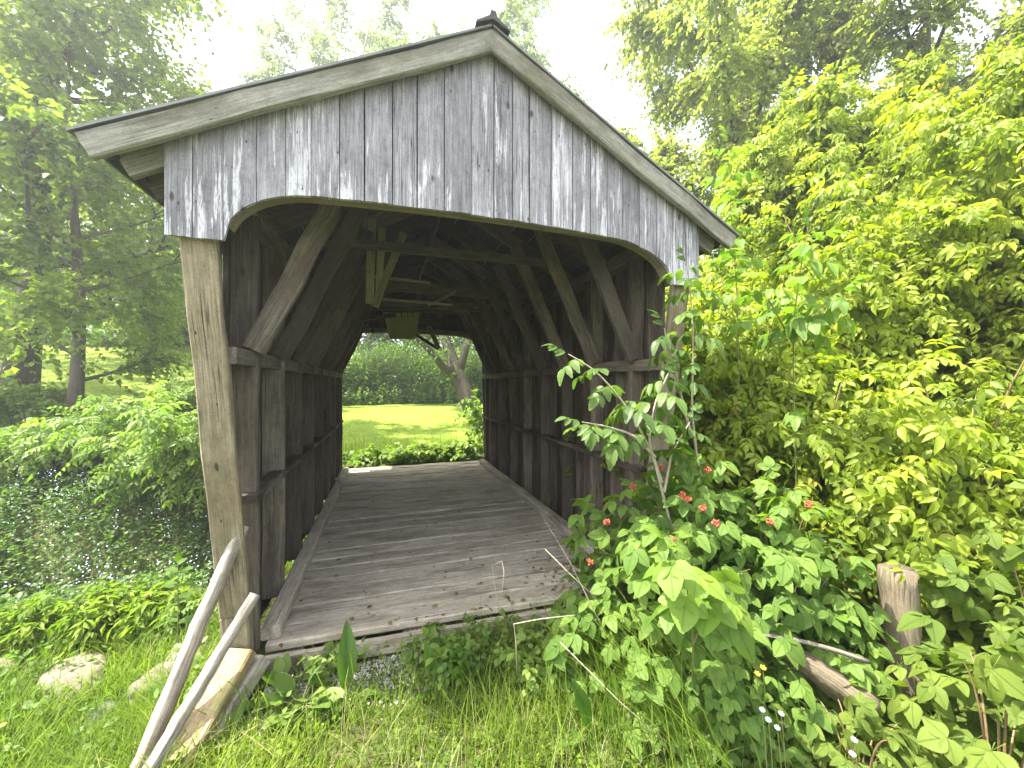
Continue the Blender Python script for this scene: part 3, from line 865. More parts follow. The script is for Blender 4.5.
# ------------------------------------------------------------------ grass and low growth
def blades(name, P, H, Wd, bend, mat, label, cat, up=None, parent=None):
    n = len(P); t = np.array([0, .4, .75, 1.0]); az = rng.uniform(0, 2 * pi, n)
    b = np.stack([np.cos(az), np.sin(az), np.zeros(n)], 1) * (bend * rng.uniform(.3, 1.5, n) * H)[:, None]
    if up is not None: b = b + np.asarray(up) * H[:, None]
    sd = np.stack([-np.sin(az + rng.normal(0, .5, n)), np.cos(az), np.zeros(n)], 1)
    V = np.zeros((n, 7, 3))
    for i, tt in enumerate(t):
        c = P + np.array([0, 0, 1.]) * (H * tt * (1 - .18 * tt))[:, None] + b * tt ** 1.8
        w = (Wd * (1 - tt ** 1.5 * .9) * .5)[:, None]
        if i < 3: V[:, 2 * i] = c - sd * w; V[:, 2 * i + 1] = c + sd * w
        else: V[:, 6] = c
    T0 = np.array([(0, 1, 3), (0, 3, 2), (2, 3, 5), (2, 5, 4), (4, 5, 6)])
    T = T0[None] + (np.arange(n) * 7)[:, None, None]
    ti = np.clip(rng.uniform(0, 1, n) * .62 + .38 * (wob(P[:, 0] * 1.9, P[:, 1] * 1.9) * .7 + .5), 0, 1)
    me = tri_mesh(name, V.reshape(-1, 3), T.reshape(-1, 3), mat, np.repeat(ti, 7))
    o = link(name, me, parent, True)
    if label: tag(o, label, cat, kind='stuff')
    return o


def scatter(n, x0, x1, y0, y1, keep):
    x = rng.uniform(x0, x1, n); y = rng.uniform(y0, y1, n); k = keep(x, y); x, y = x[k], y[k]
    return np.stack([x, y, ground_z(x, y)], 1)


def in_front(x, y):
    return ~((np.abs(x) < 1.5) & (y > 2.60)) & ~((x < -1.15) & (x > -1.62) & (y > 2.25) & (y < 2.7))


def clumpy(x, y, f=2.2, lo=.25):
    return rng.uniform(0, 1, len(x)) < np.clip(.55 + .6 * wob(x * f, y * f), lo, 1)


def scuffed(x, y):                    # worn patches round the rocks at the left
    return sum(np.exp(-(((x - a[0]) / w) ** 2 + ((y - a[1]) / (w * .7)) ** 2)) for a, w in ((at(72, 678, 2.65), .30), (at(100, 715, 2.35), .16), (at(150, 690, 2.5), .2), (at(10, 660, 2.75), .2)))


def bare(x, y):                       # the thin patch in front of the deck where gravel shows
    return np.exp(-(((x + .75) / .55) ** 2 + ((y - 2.48) / .16) ** 2)) + .6 * np.exp(-(((x + .35) / .2) ** 2 + ((y - 2.05) / .15) ** 2))


P = scatter(200000, -5.0, 3.4, .9, 4.6, lambda x, y: in_front(x, y) & clumpy(x, y, 2.2, .15) & (rng.uniform(0, 1, len(x)) > bare(x, y) * 1.1 + scuffed(x, y) * .95))
n = len(P)
blades('grass', P, rng.uniform(.04, .17, n) * (1 + .5 * (P[:, 0] < -1.5)) * (1 - .45 * smooth(-1.0, .2, P[:, 0]) * smooth(2.1, 1.7, P[:, 1])), rng.uniform(.003, .008, n), .6, L['grass'], 'short mixed green grass growing in front of the bridge', 'grass')
P = scatter(34000, -5.2, -1.45, 1.2, 5.2, lambda x, y: in_front(x, y) & clumpy(x, y, 3.1, .03) & (rng.uniform(0, 1, len(x)) > scuffed(x, y) * 1.3)); n = len(P)
blades('grass', P, rng.uniform(.12, .30, n), rng.uniform(.005, .010, n), .7, L['grass'], 'longer sunlit bright grass on the slope left of the rails', 'grass')
P = scatter(3600, -2.2, 2.4, 1.0, 2.6, lambda x, y: in_front(x, y) & clumpy(x, y, 2.7, .1)); n = len(P)
blades('dry_grass', P, rng.uniform(.06, .24, n), rng.uniform(.0015, .003, n), .9, M['straw'], 'thin pale dry grass mixed into the green before the deck', 'grass')
P = scatter(3600, -1.0, 1.5, 1.45, 2.5, lambda x, y: in_front(x, y) & (rng.uniform(0, 1, len(x)) < smooth(-.9, .5, x) * .9 + .08) & clumpy(x, y, 3.3, .08)); n = len(P)
blades('long_grass', P, rng.uniform(.14, .42, n), rng.uniform(.003, .006, n), .7, L['grass'], 'long untidy grass between the deck and the raspberry bush', 'grass', up=(-.18, .05, 0))
# low broad-leaved weeds
def ground_leaves(name, P, size, mat, tm, label, cat, hmax=.08, K=5):
    n = len(P); az = rng.uniform(0, 2 * pi, (n, K)); el = rng.uniform(-.1, .8, (n, K))
    D = np.stack([np.cos(az) * np.cos(el), np.sin(az) * np.cos(el), np.sin(el)], -1)
    h = rng.uniform(.1, 1, (n, K)) * hmax
    Q = P[:, None] + np.stack([np.zeros((n, K)), np.zeros((n, K)), h], -1) + D * .25 * size
    U = np.array([0, 0, 1.]) + rng.normal(0, .7, (n, K, 3))
    S = size * rng.uniform(.6, 1.3, (n, K)); ti = np.clip(rng.uniform(0, 1, (n, 1)) * .6 + rng.uniform(0, .4, (n, K)), 0, 1)
    o = link(name, leaf_mesh(name, tm, Q.reshape(-1, 3), D.reshape(-1, 3), U.reshape(-1, 3), S.ravel(), mat, ti.ravel()))
    return tag(o, label, cat, kind='stuff')


P = scatter(14000, -4.4, 3.4, .9, 3.6, lambda x, y: in_front(x, y) & clumpy(x, y, 1.7, .05) & (rng.uniform(0, 1, len(x)) > bare(x, y)))
ground_leaves('clover', P, .022, L['grass'], WID, 'low clover and small weeds between the grass blades', 'weeds', .06, 5)
P = scatter(260, -1.1, 1.2, 2.2, 2.65, lambda x, y: in_front(x, y) & (rng.uniform(0, 1, len(x)) < smooth(-.7, .2, x) * .9 + .15))
P = np.concatenate([P, scatter(420, -3.6, -1.6, 2.2, 4.4, lambda x, y: in_front(x, y) & clumpy(x, y, 2.4, .02))])
ground_leaves('weeds', P, .05, L['cover'], SIM, 'dark leafy weeds along the front edge of the deck', 'weeds', .16, 6)
# gravel before the deck
P = scatter(4200, -1.25, .6, 2.2, 2.66, lambda x, y: (rng.uniform(0, 1, len(x)) < bare(x, y) * 1.4 + .1) & ~((np.abs(x) < 1.5) & (y > 2.62)))
V0 = np.array([(1, 0, 0), (-.5, .87, 0), (-.5, -.87, 0), (0, 0, .9), (0, 0, -.9)], float); T0 = np.array([(0, 1, 3), (1, 2, 3), (2, 0, 3), (1, 0, 4), (2, 1, 4), (0, 2, 4)])
n = len(P); V = V0[None] * rng.uniform(.5, 1.4, (n, 5, 3)) * rng.uniform(.006, .017, (n, 1, 1)); a = rng.uniform(0, 6.3, n); ca, sa = np.cos(a)[:, None], np.sin(a)[:, None]
V = np.stack([V[..., 0] * ca - V[..., 1] * sa, V[..., 0] * sa + V[..., 1] * ca, V[..., 2] * .7], -1) + P[:, None] + np.array([0, 0, .006])
tag(link('gravel', tri_mesh('gravel', V.reshape(-1, 3), (T0[None] + (np.arange(n) * 5)[:, None, None]).reshape(-1, 3), M['gravel'])), 'pale grey gravel spilling along the front edge of the deck', 'gravel', kind='stuff')
# small litter on the deck
n = 120; V = V0[None] * rng.uniform(.4, 1.5, (n, 5, 3)) * rng.uniform(.003, .008, (n, 1, 1)) * np.array([1, 1, .4])
Pd = np.stack([rng.uniform(-1.2, 1.2, n), 2.6 + 2.4 * rng.random(n) ** 1.6, np.full(n, .005)], 1)
tag(link('litter', tri_mesh('litter', (V + Pd[:, None]).reshape(-1, 3), (T0[None] + (np.arange(n) * 5)[:, None, None]).reshape(-1, 3), M['gravel'])), 'tiny pale bits of litter scattered on the deck planks', 'litter', kind='stuff')

n = 260; Pd = np.stack([rng.uniform(-1.25, 1.25, n), 2.66 + 4.6 * rng.random(n) ** 1.8, np.full(n, .006)], 1); Pd[:90, 0] = rng.uniform(.6, 1.25, 90); Pd[:90, 1] = rng.uniform(2.66, 3.3, 90)
M['dead'] = leafmat('dead_leaf', (.09, .055, .028), (.24, .17, .09), (1, .9, .6), .15, .8)
o = link('fallen_leaves', leaf_mesh('fallen_leaves', SIM, Pd, nrm(rng.normal(0, 1, (n, 3)) * [1, 1, .12]), np.array([0, 0, 1.]) + rng.normal(0, .25, (n, 3)), rng.uniform(.02, .05, n), M['dead'], rng.random(n)))
tag(o, 'brown fallen leaves scattered on the deck, thickest at its right corner', 'leaves', kind='stuff')

# lawn beyond the bridge
P = scatter(60000, -20, 9, 9.6, 26, lambda x, y: rng.uniform(0, 1, len(x)) < np.clip(1.25 - (y - 9) * .05, .15, 1)); n = len(P)
P[:, 2] += .03
blades('lawn_grass', P, rng.uniform(.03, .075, n), rng.uniform(.008, .016, n), .6, L['lawn'], 'sunlit mown yellow green lawn grass beyond the bridge', 'grass')
P = scatter(1500, -2.2, 2.4, 8.3, 9.8, lambda x, y: x < 99); n = len(P)
blades('meadow_grass', P, rng.uniform(.25, .65, n), rng.uniform(.006, .010, n), .4, L['grass'], 'thin tall grass stems at the edge of the lawn seen through the bridge', 'grass')

# left bank cover and flowers
P = scatter(20000, -9, -1.6, 4.0, 8.8, lambda x, y: rng.uniform(0, 1, len(x)) < np.where(y < 5.0, .5 * (x < -2.2), np.clip(.75 + .5 * wob(x * 1.3, y * 1.3), .2, 1))); n = len(P)
ground_leaves('bank_cover', P, .052, L['bank'], SIM, 'dense leafy green cover on the stream bank left of the bridge', 'ground cover', .38, 6)
P = scatter(2300, -8, -1.6, 4.4, 8.0, lambda x, y: rng.uniform(0, 1, len(x)) < np.clip(.35 + .6 * wob(x * 1.1 + 2, y * 1.1), .02, 1)); n = len(P)
a5 = np.arange(5) * 2 * pi / 5
F0 = np.stack([np.cos(a5), np.sin(a5), a5 * 0], 1); FT = np.array([(0, 1, 2), (0, 2, 3), (0, 3, 4)])
K = 4; Q = P[:, None] + rng.normal(0, .04, (n, K, 3)) + np.stack([np.zeros((n, K)), np.zeros((n, K)), rng.uniform(.34, .58, (n, K))], -1)
Q = Q.reshape(-1, 3); m_ = len(Q); x = nrm(rng.normal(0, 1, (m_, 3)) * [1, 1, .3]); z = nrm(np.array([0, -.5, 1.]) + rng.normal(0, .4, (m_, 3))); yv = nrm(np.cross(z, x)); x = np.cross(yv, z)
V = (F0[None, :, 0:1] * x[:, None] + F0[None, :, 1:2] * yv[:, None]) * rng.uniform(.004, .0085, (m_, 1, 1)) + Q[:, None]
tag(link('forget_me_nots', tri_mesh('forget_me_nots', V.reshape(-1, 3), (FT[None] + (np.arange(m_) * 5)[:, None, None]).reshape(-1, 3), M['blue'])), 'tiny pale blue flowers dotted over the bank left of the bridge', 'flowers', kind='stuff')

# ------------------------------------------------------------------ trees
def gz(x, y): return float(ground_z(x, y))


def base_at(u, s, dz=0.0):
    p = at(u, 382, s); return (p[0], p[1], gz(p[0], p[1]) + dz)


# left of the bridge
b = base_at(12, 9.2)
k = np.linspace(0, 1, 9)
tp = np.stack([.55 * k + .25 * np.sin(k * 5), .3 * k, 13.5 * k - .2], 1)
make_tree('big leafy maple with a thick dark trunk at the left frame edge', b, 14, 3.7, .27, 'maple', WID, .15, 2700, 13, crown0=.16, nlimb=24, trunk_pts=tp, name='maple_tree', droop=.4, sub=6)
b = base_at(72, 8.4)
tp = np.stack([.12 * np.sin(k * 6), .1 * k, 9.5 * k - .2], 1)
make_tree('slim young maple with a straight thin trunk standing in the bushes left of the bridge', b, 9.5, 2.5, .13, 'maple', WID, .13, 1700, 12, crown0=.12, nlimb=22, trunk_pts=tp, name='maple_tree', droop=.4)
b = base_at(-75, 12.5)
make_tree('tall maple farther back with its trunk cut by the left frame edge', b, 15, 4.5, .25, 'maple', DIA, .16, 1500, 12, crown0=.12, nlimb=20, name='maple_tree')
b = base_at(150, 17)
make_tree('light green tree behind the lawn between the slim maple and the bridge', b, 8.5, 3.2, .18, 'willow', DIA, .17, 1700, 12, crown0=.1, nlimb=18, name='maple_tree')
b = base_at(60, 21)
make_tree('dark tree behind the lawn at left, partly hidden by the slim maple', b, 13, 4.6, .25, 'dark', DIA, .2, 2200, 12, crown0=.06, nlimb=20, name='maple_tree')
b = base_at(205, 24)
make_tree('dark round tree just left of the portal post, beyond the lawn', b, 9, 4.4, .25, 'dark', DIA, .2, 1800, 12, crown0=.06, nlimb=18, name='maple_tree')
# tops rising behind the roof
b = base_at(324, 19)
make_tree('tall pale tree whose top shows above the left roof slope', b, 21.5, 4.7, .25, 'thin', DIA, .165, 3000, 12, lean=(.09, 0), crown0=.45, nlimb=20, name='pale_tree', limb_up=.6)
b = base_at(500, 21)
make_tree('tall pale tree whose top shows behind the roof ridge', b, 21.0, 4.9, .25, 'thin', DIA, .165, 3600, 12, lean=(-.03, 0), crown0=.42, nlimb=20, name='pale_tree', limb_up=.6)
b = base_at(548, 19)
make_tree('pale thin tree whose top shows above the right roof slope', b, 16.8, 3.4, .2, 'thin', DIA, .16, 2000, 12, crown0=.5, nlimb=16, name='pale_tree', limb_up=.6)
# right of the bridge
b = base_at(752, 13.0)
make_tree('large light green tree rising right of the roof against the sky', b, 18, 4.4, .3, 'willow', DIA, .165, 9500, 14, crown0=.08, nlimb=30, name='willow_tree', droop=.5, sub=6)
b = base_at(930, 11.5)
make_tree('large light green tree filling the top right corner', b, 17, 4.8, .3, 'willow', DIA, .165, 9500, 14, crown0=.06, nlimb=30, name='willow_tree', droop=.5, sub=6)
b = base_at(1080, 10)
make_tree('light green tree at the right frame edge behind the bushes', b, 12, 4.0, .3, 'willow', DIA, .18, 3500, 13, crown0=.08, nlimb=24, name='willow_tree', droop=.5)
b = base_at(690, 17)
make_tree('dark tree low behind the bushes right of the bridge', b, 9, 3.8, .3, 'dark', DIA, .19, 1800, 12, crown0=.06, nlimb=18, name='willow_tree')

# the leaning tree seen through the bridge
b = base_at(482, 13.6)
root = empty('leaning_tree', b, 'leaning tree with a forked grey trunk seen through the far portal', 'tree')
mb = MB(); B = np.array(b)
f0 = B + np.array([0, 0, -.2]); f1 = at(470, 405, 13.6) - [0, 0, 0]; f2 = at(458, 375, 13.7); f3 = at(449, 348, 13.9); f4 = at(438, 318, 14.2); f5 = at(430, 280, 14.5)
tr = np.array([f0, f1, f2, f3, f4, f5]) - B
mb.tube(tr, [.34, .30, .27, .19, .15, .10], 10, .06)
br = np.array([f2, at(443, 365, 13.2), at(430, 348, 12.9), at(408, 325, 12.6), at(385, 300, 12.4)]) - B
mb.tube(br, [.17, .13, .12, .09, .05], 8, .06)
b3 = np.array([f2, at(466, 345, 14.0), at(478, 310, 14.3), at(490, 270, 14.6)]) - B
mb.tube(b3, [.17, .14, .10, .06], 8, .06)
mb.build('trunk', M['bark'], root, True, True)
O = []; Dv = []
for Pth in (tr[2:], br[1:], b3[1:]):
    q, tg = samp(Pth, rng.uniform(.25, 1, 170)); O.append(q + rng.normal(0, .55, q.shape) + [0, 0, .25]); Dv.append(rng.normal(0, 1, q.shape) + [-.1, 0, .1])
O = np.concatenate(O); Dv = np.concatenate(Dv)
Pq, D, U, S, ti = shoots(O, Dv, rng.uniform(.4, 1.1, len(O)), 12, .4, size=.10)
link('crown', leaf_mesh('crown', DIA, Pq, D, U, S, L['dark'], ti), root, True)

# thicket beyond the lawn and the far tree line
def thicket(name, label, x0, x1, y0, y1, n, h, mat, leaf, size, cat, K=9, dz=0):
    x = rng.uniform(x0, x1, n); y = rng.uniform(y0, y1, n)
    hh = h * rng.uniform(.55, 1.0, n) * (1 + .18 * wob(x * .9, y * .9))
    O = np.stack([x, y, ground_z(x, y) + dz], 1)
    Dv = np.stack([rng.normal(0, .13, n), rng.normal(0, .13, n), np.ones(n)], 1)
    Pq, D, U, S, ti = shoots(O, Dv, hh, K, .04, side=.9, updn=.0, t0=.05, size=size)
    o = link(name, leaf_mesh(name, leaf, Pq, D, U, S, L[mat], ti)); return tag(o, label, cat, kind='stuff')


thicket('tall_weeds', 'thicket of tall reedy weeds along the far edge of the lawn', -11, 9, 22.5, 25.5, 3600, 3.5, 'reed', NAR, .34, 'weeds', 16)
thicket('undergrowth', 'low leafy undergrowth along the far edge of the lawn', -30, 10, 21.8, 23, 1500, 1.1, 'cover', DIA, .22, 'undergrowth', 9)
ft = make_tree('dark wooded tree behind the tall weeds, seen through the bridge at left', base_at(360, 31), 10, 4.5, .3, 'dark', DIA, .25, 2400, 12, crown0=.03, nlimb=20, name='woodland_tree', group='trees at the edge of the wood')
for u, s, sc, rz, lb in ((405, 33, 1.1, 1.3, 'dark wooded tree behind the tall weeds, in the middle of the view through the bridge'), (455, 31, 1.0, 2.7, 'dark wooded tree behind the tall weeds, beside the leaning forked trunk'),
                         (270, 34, 1.1, 4.0, 'wooded tree behind the bridge wall'), (10, 36, 1.25, .6, 'wooded tree at the far left edge of the lawn'), (110, 38, 1.1, 5.1, 'far wooded tree beyond the lawn behind the slim maple'),
                         (-60, 30, 1.2, 2.0, 'wooded tree beyond the lawn at the left frame edge'), (620, 34, 1.0, 3.3, 'wooded tree hidden behind the right bridge wall'), (170, 40, 1.0, 2.2, 'far wooded tree beyond the lawn, left of the portal post')):
    copy_tree(ft, base_at(u, s), rz, sc, lb)

# plants at the far end of the deck
make_shrub('leafy bush at the right of the far end of the deck', (1.75, 9.0, gz(1.6, 8.8)), 1.55, .75, 'shrub', SIMW, .12, 12, 120, 7, .35, name='bush', cat='bush')
for i, (x, y, h, lb) in enumerate(((-1.0, 8.35, .36, 'low weedy plant at the far end of the deck, by the left wall'), (-.45, 8.4, .32, 'low weedy plant at the far end of the deck, second from the left'), (.05, 8.3, .36, 'low weedy plant in the middle of the far end of the deck'), (.55, 8.4, .34, 'low weedy plant at the far end of the deck, right of the middle'), (1.05, 8.35, .5, 'low weedy plant at the far end of the deck, next to the leafy bush'))):
    make_shrub(lb, (x, y, gz(x, y)), h, .42, 'shrub', SIMW, .12, 9, 60, 6, .22, name='weed_plant', cat='plant', group='weedy plants at the far end of the deck', bark='stem', stemr=.005)

# bushes on the left bank
LB = [(185, 5.6, 1.85, .85, 'bright pinnate leaved bush close to the left portal post'), (140, 6.2, 1.6, .95, 'bright pinnate leaved bush in the middle of the left bank'), (205, 7.0, 1.9, .8, 'taller bright bush just left of the portal post, by the lawn edge'), (112, 7.2, 1.0, .8, 'bright low bush in front of the slim maple'), (48, 6.0, 1.15, .8, 'bright pinnate leaved bush among the blue flowers, nearest to the left frame edge')]
for (u, s, h, r, lb) in LB:
    make_shrub(lb, base_at(u, s), h, r, 'shrub', COMP7, .30, 14, 190, 5, .4, name='bush', cat='bush', group='bright bushes on the left bank', bark='stem')
for (u, s, h, r, lb) in ((30, 6.4, .8, .8, 'dark leafy shrub at the left frame edge of the bank'), (75, 6.8, .8, .7, 'dark leafy shrub around the foot of the slim maple'), (25, 8.4, .8, 1.0, 'dark shrub at the foot of the thick maple trunk'), (120, 8.6, .7, .8, 'dark shrub by the lawn to the right of the slim maple'), (-30, 7.6, 1.0, 1.0, 'dark shrub cut by the left frame edge'), (165, 8.2, .8, .7, 'soft green shrub at the lawn edge behind the bright bushes')):
    make_shrub(lb, base_at(u, s), h, r, 'shrub', SIM, .10, 14, 300, 8, .4, name='shrub', cat='shrub', group='shrubs on the left bank', bark='stem')
for (u, v, s, h, r, lb) in ((28, 665, 3.0, .38, .30, 'leafy weed on the near bank of the stream by the grey slab'), (100, 650, 3.05, .42, .34, 'leafy weed on the near bank of the stream behind the flat tan rock'), (160, 640, 3.1, .40, .30, 'leafy weed on the near bank of the stream behind the log rails'), (200, 625, 3.2, .36, .28, 'leafy weed on the near bank of the stream at the foot of the left post'),
                           (60, 625, 3.7, .40, .4, 'weed overhanging the stream by the far edge of the near bank, at left'), (140, 612, 3.8, .42, .4, 'weed overhanging the stream near the left post'), (-10, 640, 3.5, .5, .4, 'weed overhanging the stream at the left frame edge')):
    p = at(u, v, s); q = int(u) % 3; make_shrub(lb, (p[0], p[1], gz(p[0], p[1])), h * (.75, 1.0, .8)[q], r * (.9, .7, .8)[q], ('cover', 'grass', 'shrub')[q], (SIM, NAR, COMP7)[q], (.055, .10, .15)[q], 12, (150, 170, 80)[q], 6, .16, name='weed', cat='plant', group='leafy weeds on the near stream bank', bark='stem', stemr=.004)
# butterbur-like plant with big leaves
def rosette(label, base, n, size, mat, leaf, el=(.3, .9), name='broad_leaved_plant', cat='plant', group=None, stalk=.3):
    root = empty(name, base, label, cat, group); mb = MB(); P = []; D = []
    for i in range(n):
        az = i * 2.4 + random.uniform(-.4, .4); e = random.uniform(*el); l = stalk * random.uniform(.6, 1.2)
        d = np.array([cos(az) * cos(e), sin(az) * cos(e), sin(e)]); q = d * l
        if l > .02: mb.tube(np.array([[0, 0, -.03], q * .5 + [0, 0, .02], q]), [size * .035, size * .03, size * .02], 5, .03, False)
        P.append(q); D.append(nrm(d + np.array([0, 0, -.15])))
    if mb.n: mb.build('stalks', M['stem'], root, True, True)
    P = np.array(P); D = np.array(D)
    link('leaves', leaf_mesh('leaves', leaf, P, D, np.array([0, 0, 1.]) + rng.normal(0, .2, P.shape), size * rng.uniform(.7, 1.15, n), L[mat], rng.uniform(.2, .9, n)), root, True)
    return root


rosette('plant with very large round leaves in the flower bank left of the bridge', base_at(62, 5.9, .35), 11, .27, 'cover', TOOW, (.15, .8), stalk=.35)

# the wall of bushes on the right
RB = [((3.0, 3.1), 3.0, .95, 'box elder bush rising right beside the roof corner'), ((4.3, 2.8), 4.3, 1.3, 'tall box elder bush in the middle of the right hand thicket'), ((5.7, 2.0), 5.6, 1.5, 'tallest box elder bush at the right frame edge'),
      ((3.55, 1.75), 2.1, .95, 'box elder bush in front of the taller ones, at the right frame edge'), ((2.75, 2.25), 2.05, .75, 'box elder bush between the raspberry bush and the tall bushes'), ((4.6, 5.4), 5.2, 1.6, 'box elder bush behind the roof corner'), ((7.0, 4.8), 8.0, 2.3, 'box elder tree like bush highest behind the right hand thicket'), ((2.35, 3.8), 2.3, .6, 'shady box elder bush against the right bridge wall'), ((2.3, 2.85), 1.75, .6, 'low box elder bush filling the gap beside the right portal post'), ((3.4, 4.4), 3.4, 1.0, 'box elder bush half hidden by the right roof corner')]
for (x, y), h, r, lb in RB:
    big = h > 4.2
    make_shrub(lb, (x, y, gz(x, y)), h, r, 'ash', COMP if y < 3.2 else COMPF, .185 if y < 3.2 else .24, int(16 + r * 8), int(680 * r * h / 2.4), 6, .55, .4, name='box_elder_bush', cat='bush', group='box elder bushes right of the bridge', t0=.12, stemr=.016)

# saplings with single stems
def stem_plant(label, base, paths, nodes, size, mat, leaf, name='sapling', cat='sapling', group=None, r0=.01, bark='twig', hang=-.35, t0=.25, tipup=.4):
    base = np.asarray(base, float); root = empty(name, base, label, cat, group); mb = MB(); Ps = []; Ds = []; Us = []; Ss = []
    for Pth, nn in zip(paths, nodes):
        Pth = np.asarray(Pth, float) - base
        t = np.linspace(0, 1, 14); n = len(Pth)
        Q = np.stack([np.interp(t, np.linspace(0, 1, n), Pth[:, i]) for i in range(3)], 1)
        Q[1:-1] = (Q[:-2] + 2 * Q[1:-1] + Q[2:]) / 4
        mb.tube(Q, r0 * np.linspace(1, .3, 14), 6, .04, False)
        ph = random.uniform(0, 3)
        for j in range(nn):
            tt = t0 + (1 - t0) * (j + .5) / nn
            q, tg = samp(Q, np.array([tt])); q, tg = q[0], tg[0]
            for sg in (0, pi):
                az = ph + j * pi / 2 + sg; d = np.array([cos(az), sin(az), 0])
                d = nrm(d - tg * np.dot(d, tg) * .6 + tg * tipup * tt + np.array([0, 0, hang * random.uniform(.4, 1.4)]))
                Ps.append(q); Ds.append(d); Us.append(np.array([0, 0, 1.]) + rng.normal(0, .2, 3)); Ss.append(size * random.uniform(.75, 1.15) * (1 - .35 * tt ** 3))
        q, tg = Q[-1], nrm(Q[-1] - Q[-3]); Ps.append(q); Ds.append(nrm(tg + [0, 0, .2])); Us.append(np.array([.2, -.4, 1.])); Ss.append(size * .6)
    mb.build('stem', M[bark], root, True, True)
    n = len(Ps); link('leaves', leaf_mesh('leaves', leaf, np.array(Ps), np.array(Ds), np.array(Us), np.array(Ss), L[mat], rng.uniform(.15, .9, n)), root, True)
    return root


sb = np.array([1.62, 2.12, -.2])
stem_plant('box elder sapling with drooping leaves reaching into the portal from the right', sb,
           [[sb, at(668, 520, 2.3), at(655, 455, 2.25), at(628, 405, 2.2), at(596, 368, 2.15), at(568, 352, 2.12)],
            [at(655, 455, 2.25), at(632, 432, 2.18), at(605, 424, 2.1), at(582, 420, 2.05)],
            [at(662, 480, 2.3), at(648, 440, 2.22), at(655, 400, 2.25), at(668, 372, 2.3)],
            [at(664, 490, 2.3), at(672, 450, 2.3), at(690, 420, 2.3)]], [5, 4, 4, 3], .235, 'sap', COMPS, name='box_elder_sapling', t0=.45, hang=-.5)
sb2 = np.array([1.95, 2.28, -.2])
stem_plant('box elder sapling growing up in front of the right gable corner', sb2, [[sb2, at(690, 430, 2.55), at(694, 340, 2.5), at(690, 285, 2.48), at(686, 262, 2.45)], [at(690, 430, 2.55), at(676, 372, 2.45), at(664, 326, 2.4)]], [6, 4], .23, 'sap', COMPS, name='box_elder_sapling', t0=.4, hang=-.45)
sb3 = at(740, 382, 3.2); sb3[2] = gz(sb3[0], sb3[1])
stem_plant('thin yellow tipped sapling standing up against the sky beside the roof corner', sb3, [[sb3, at(738, 300, 3.2), at(731, 215, 3.2), at(728, 140, 3.2)]], [12], .27, 'bright', COMPS, name='box_elder_sapling', t0=.3, hang=-.2, r0=.006, bark='stem')
sb4 = at(800, 382, 2.9); sb4[2] = gz(sb4[0], sb4[1])
stem_plant('sapling with large bright yellow leaves in front of the tall bushes', sb4, [[sb4, at(792, 330, 2.7), at(800, 270, 2.55), at(808, 225, 2.5)], [at(792, 330, 2.7), at(815, 310, 2.5), at(840, 290, 2.4)], [at(792, 340, 2.7), at(770, 300, 2.6), at(752, 262, 2.6)]], [9, 4, 4], .26, 'bright', COMPS, name='box_elder_sapling', t0=.1, r0=.006, bark='stem', hang=-.35)

# raspberry bush
def dome(label, base, rx, ry, h, n, size, mat, leaf, name, cat, n_cane=16, lump=.14, inner=.35, bark='cane', group=None):
    root = empty(name, base, label, cat, group); mb = MB()
    for i in range(n_cane):
        az = i * 2.4 + random.uniform(-.4, .4); q = sqrt((i + .5) / n_cane) * .9
        e = np.array([cos(az) * rx * q, sin(az) * ry * q, h * sqrt(max(.05, 1 - q * q)) * .96])
        mb.tube(curve(np.array([e[0] * .25, e[1] * .25, -.08]), np.array([e[0] * .4, e[1] * .4, e[2] * .8]), e, 8), .006 * np.linspace(1.2, .4, 8), 5, .04, False)
    mb.build('canes', M[bark], root, True, True)
    th = rng.uniform(0, 2 * pi, n); cz = rng.uniform(.02, 1, n) ** .9
    sz = np.sqrt(1 - cz ** 2); dv = np.stack([np.cos(th) * sz, np.sin(th) * sz, cz], 1)
    rad = 1 + lump * (np.sin(dv[:, 0] * 5 + 1) * np.cos(dv[:, 1] * 6) + .6 * np.sin(dv[:, 2] * 9 + dv[:, 0] * 7)) - inner * rng.random(n) ** 2.2 + .05 * rng.normal(0, 1, n)
    P = dv * rad[:, None] * np.array([rx, ry, h])
    D = nrm(dv * np.array([1, 1, .1]) + rng.normal(0, .45, (n, 3)) + np.array([0, 0, -.35]))
    U = nrm(dv * .7 + np.array([-.1, -.1, .8]) + rng.normal(0, .3, (n, 3)))
    ti = np.clip(.5 * rng.random(n) + .3 * rng.random(n) + .2 * (wob(P[:, 0] * 3, P[:, 1] * 3 + P[:, 2] * 2) * .5 + .5), 0, 1)
    link('foliage', leaf_mesh('foliage', leaf, P, D, U, size * rng.uniform(.6, 1.2, n), L[mat], ti), root, True)
    return root


rc = at(690, 560, 2.3); rb_ = (rc[0] + .05, rc[1] + .12, gz(rc[0], rc[1]))
rasp = dome('raspberry bush dotted with red unripe berry clusters at the right of the deck', rb_, .74, .60, 1.20, 900, .155, 'rasp', TRI, 'raspberry_bush', 'bush')
rc2 = at(790, 585, 2.2); rb2 = (rc2[0] + .08, rc2[1] + .14, gz(rc2[0], rc2[1]))
rasp2 = dome('second raspberry bush with fewer red berries, right of the first and before the stump', rb2, .52, .42, 1.12, 620, .15, 'rasp', TRI, 'raspberry_bush', 'bush')
import bmesh


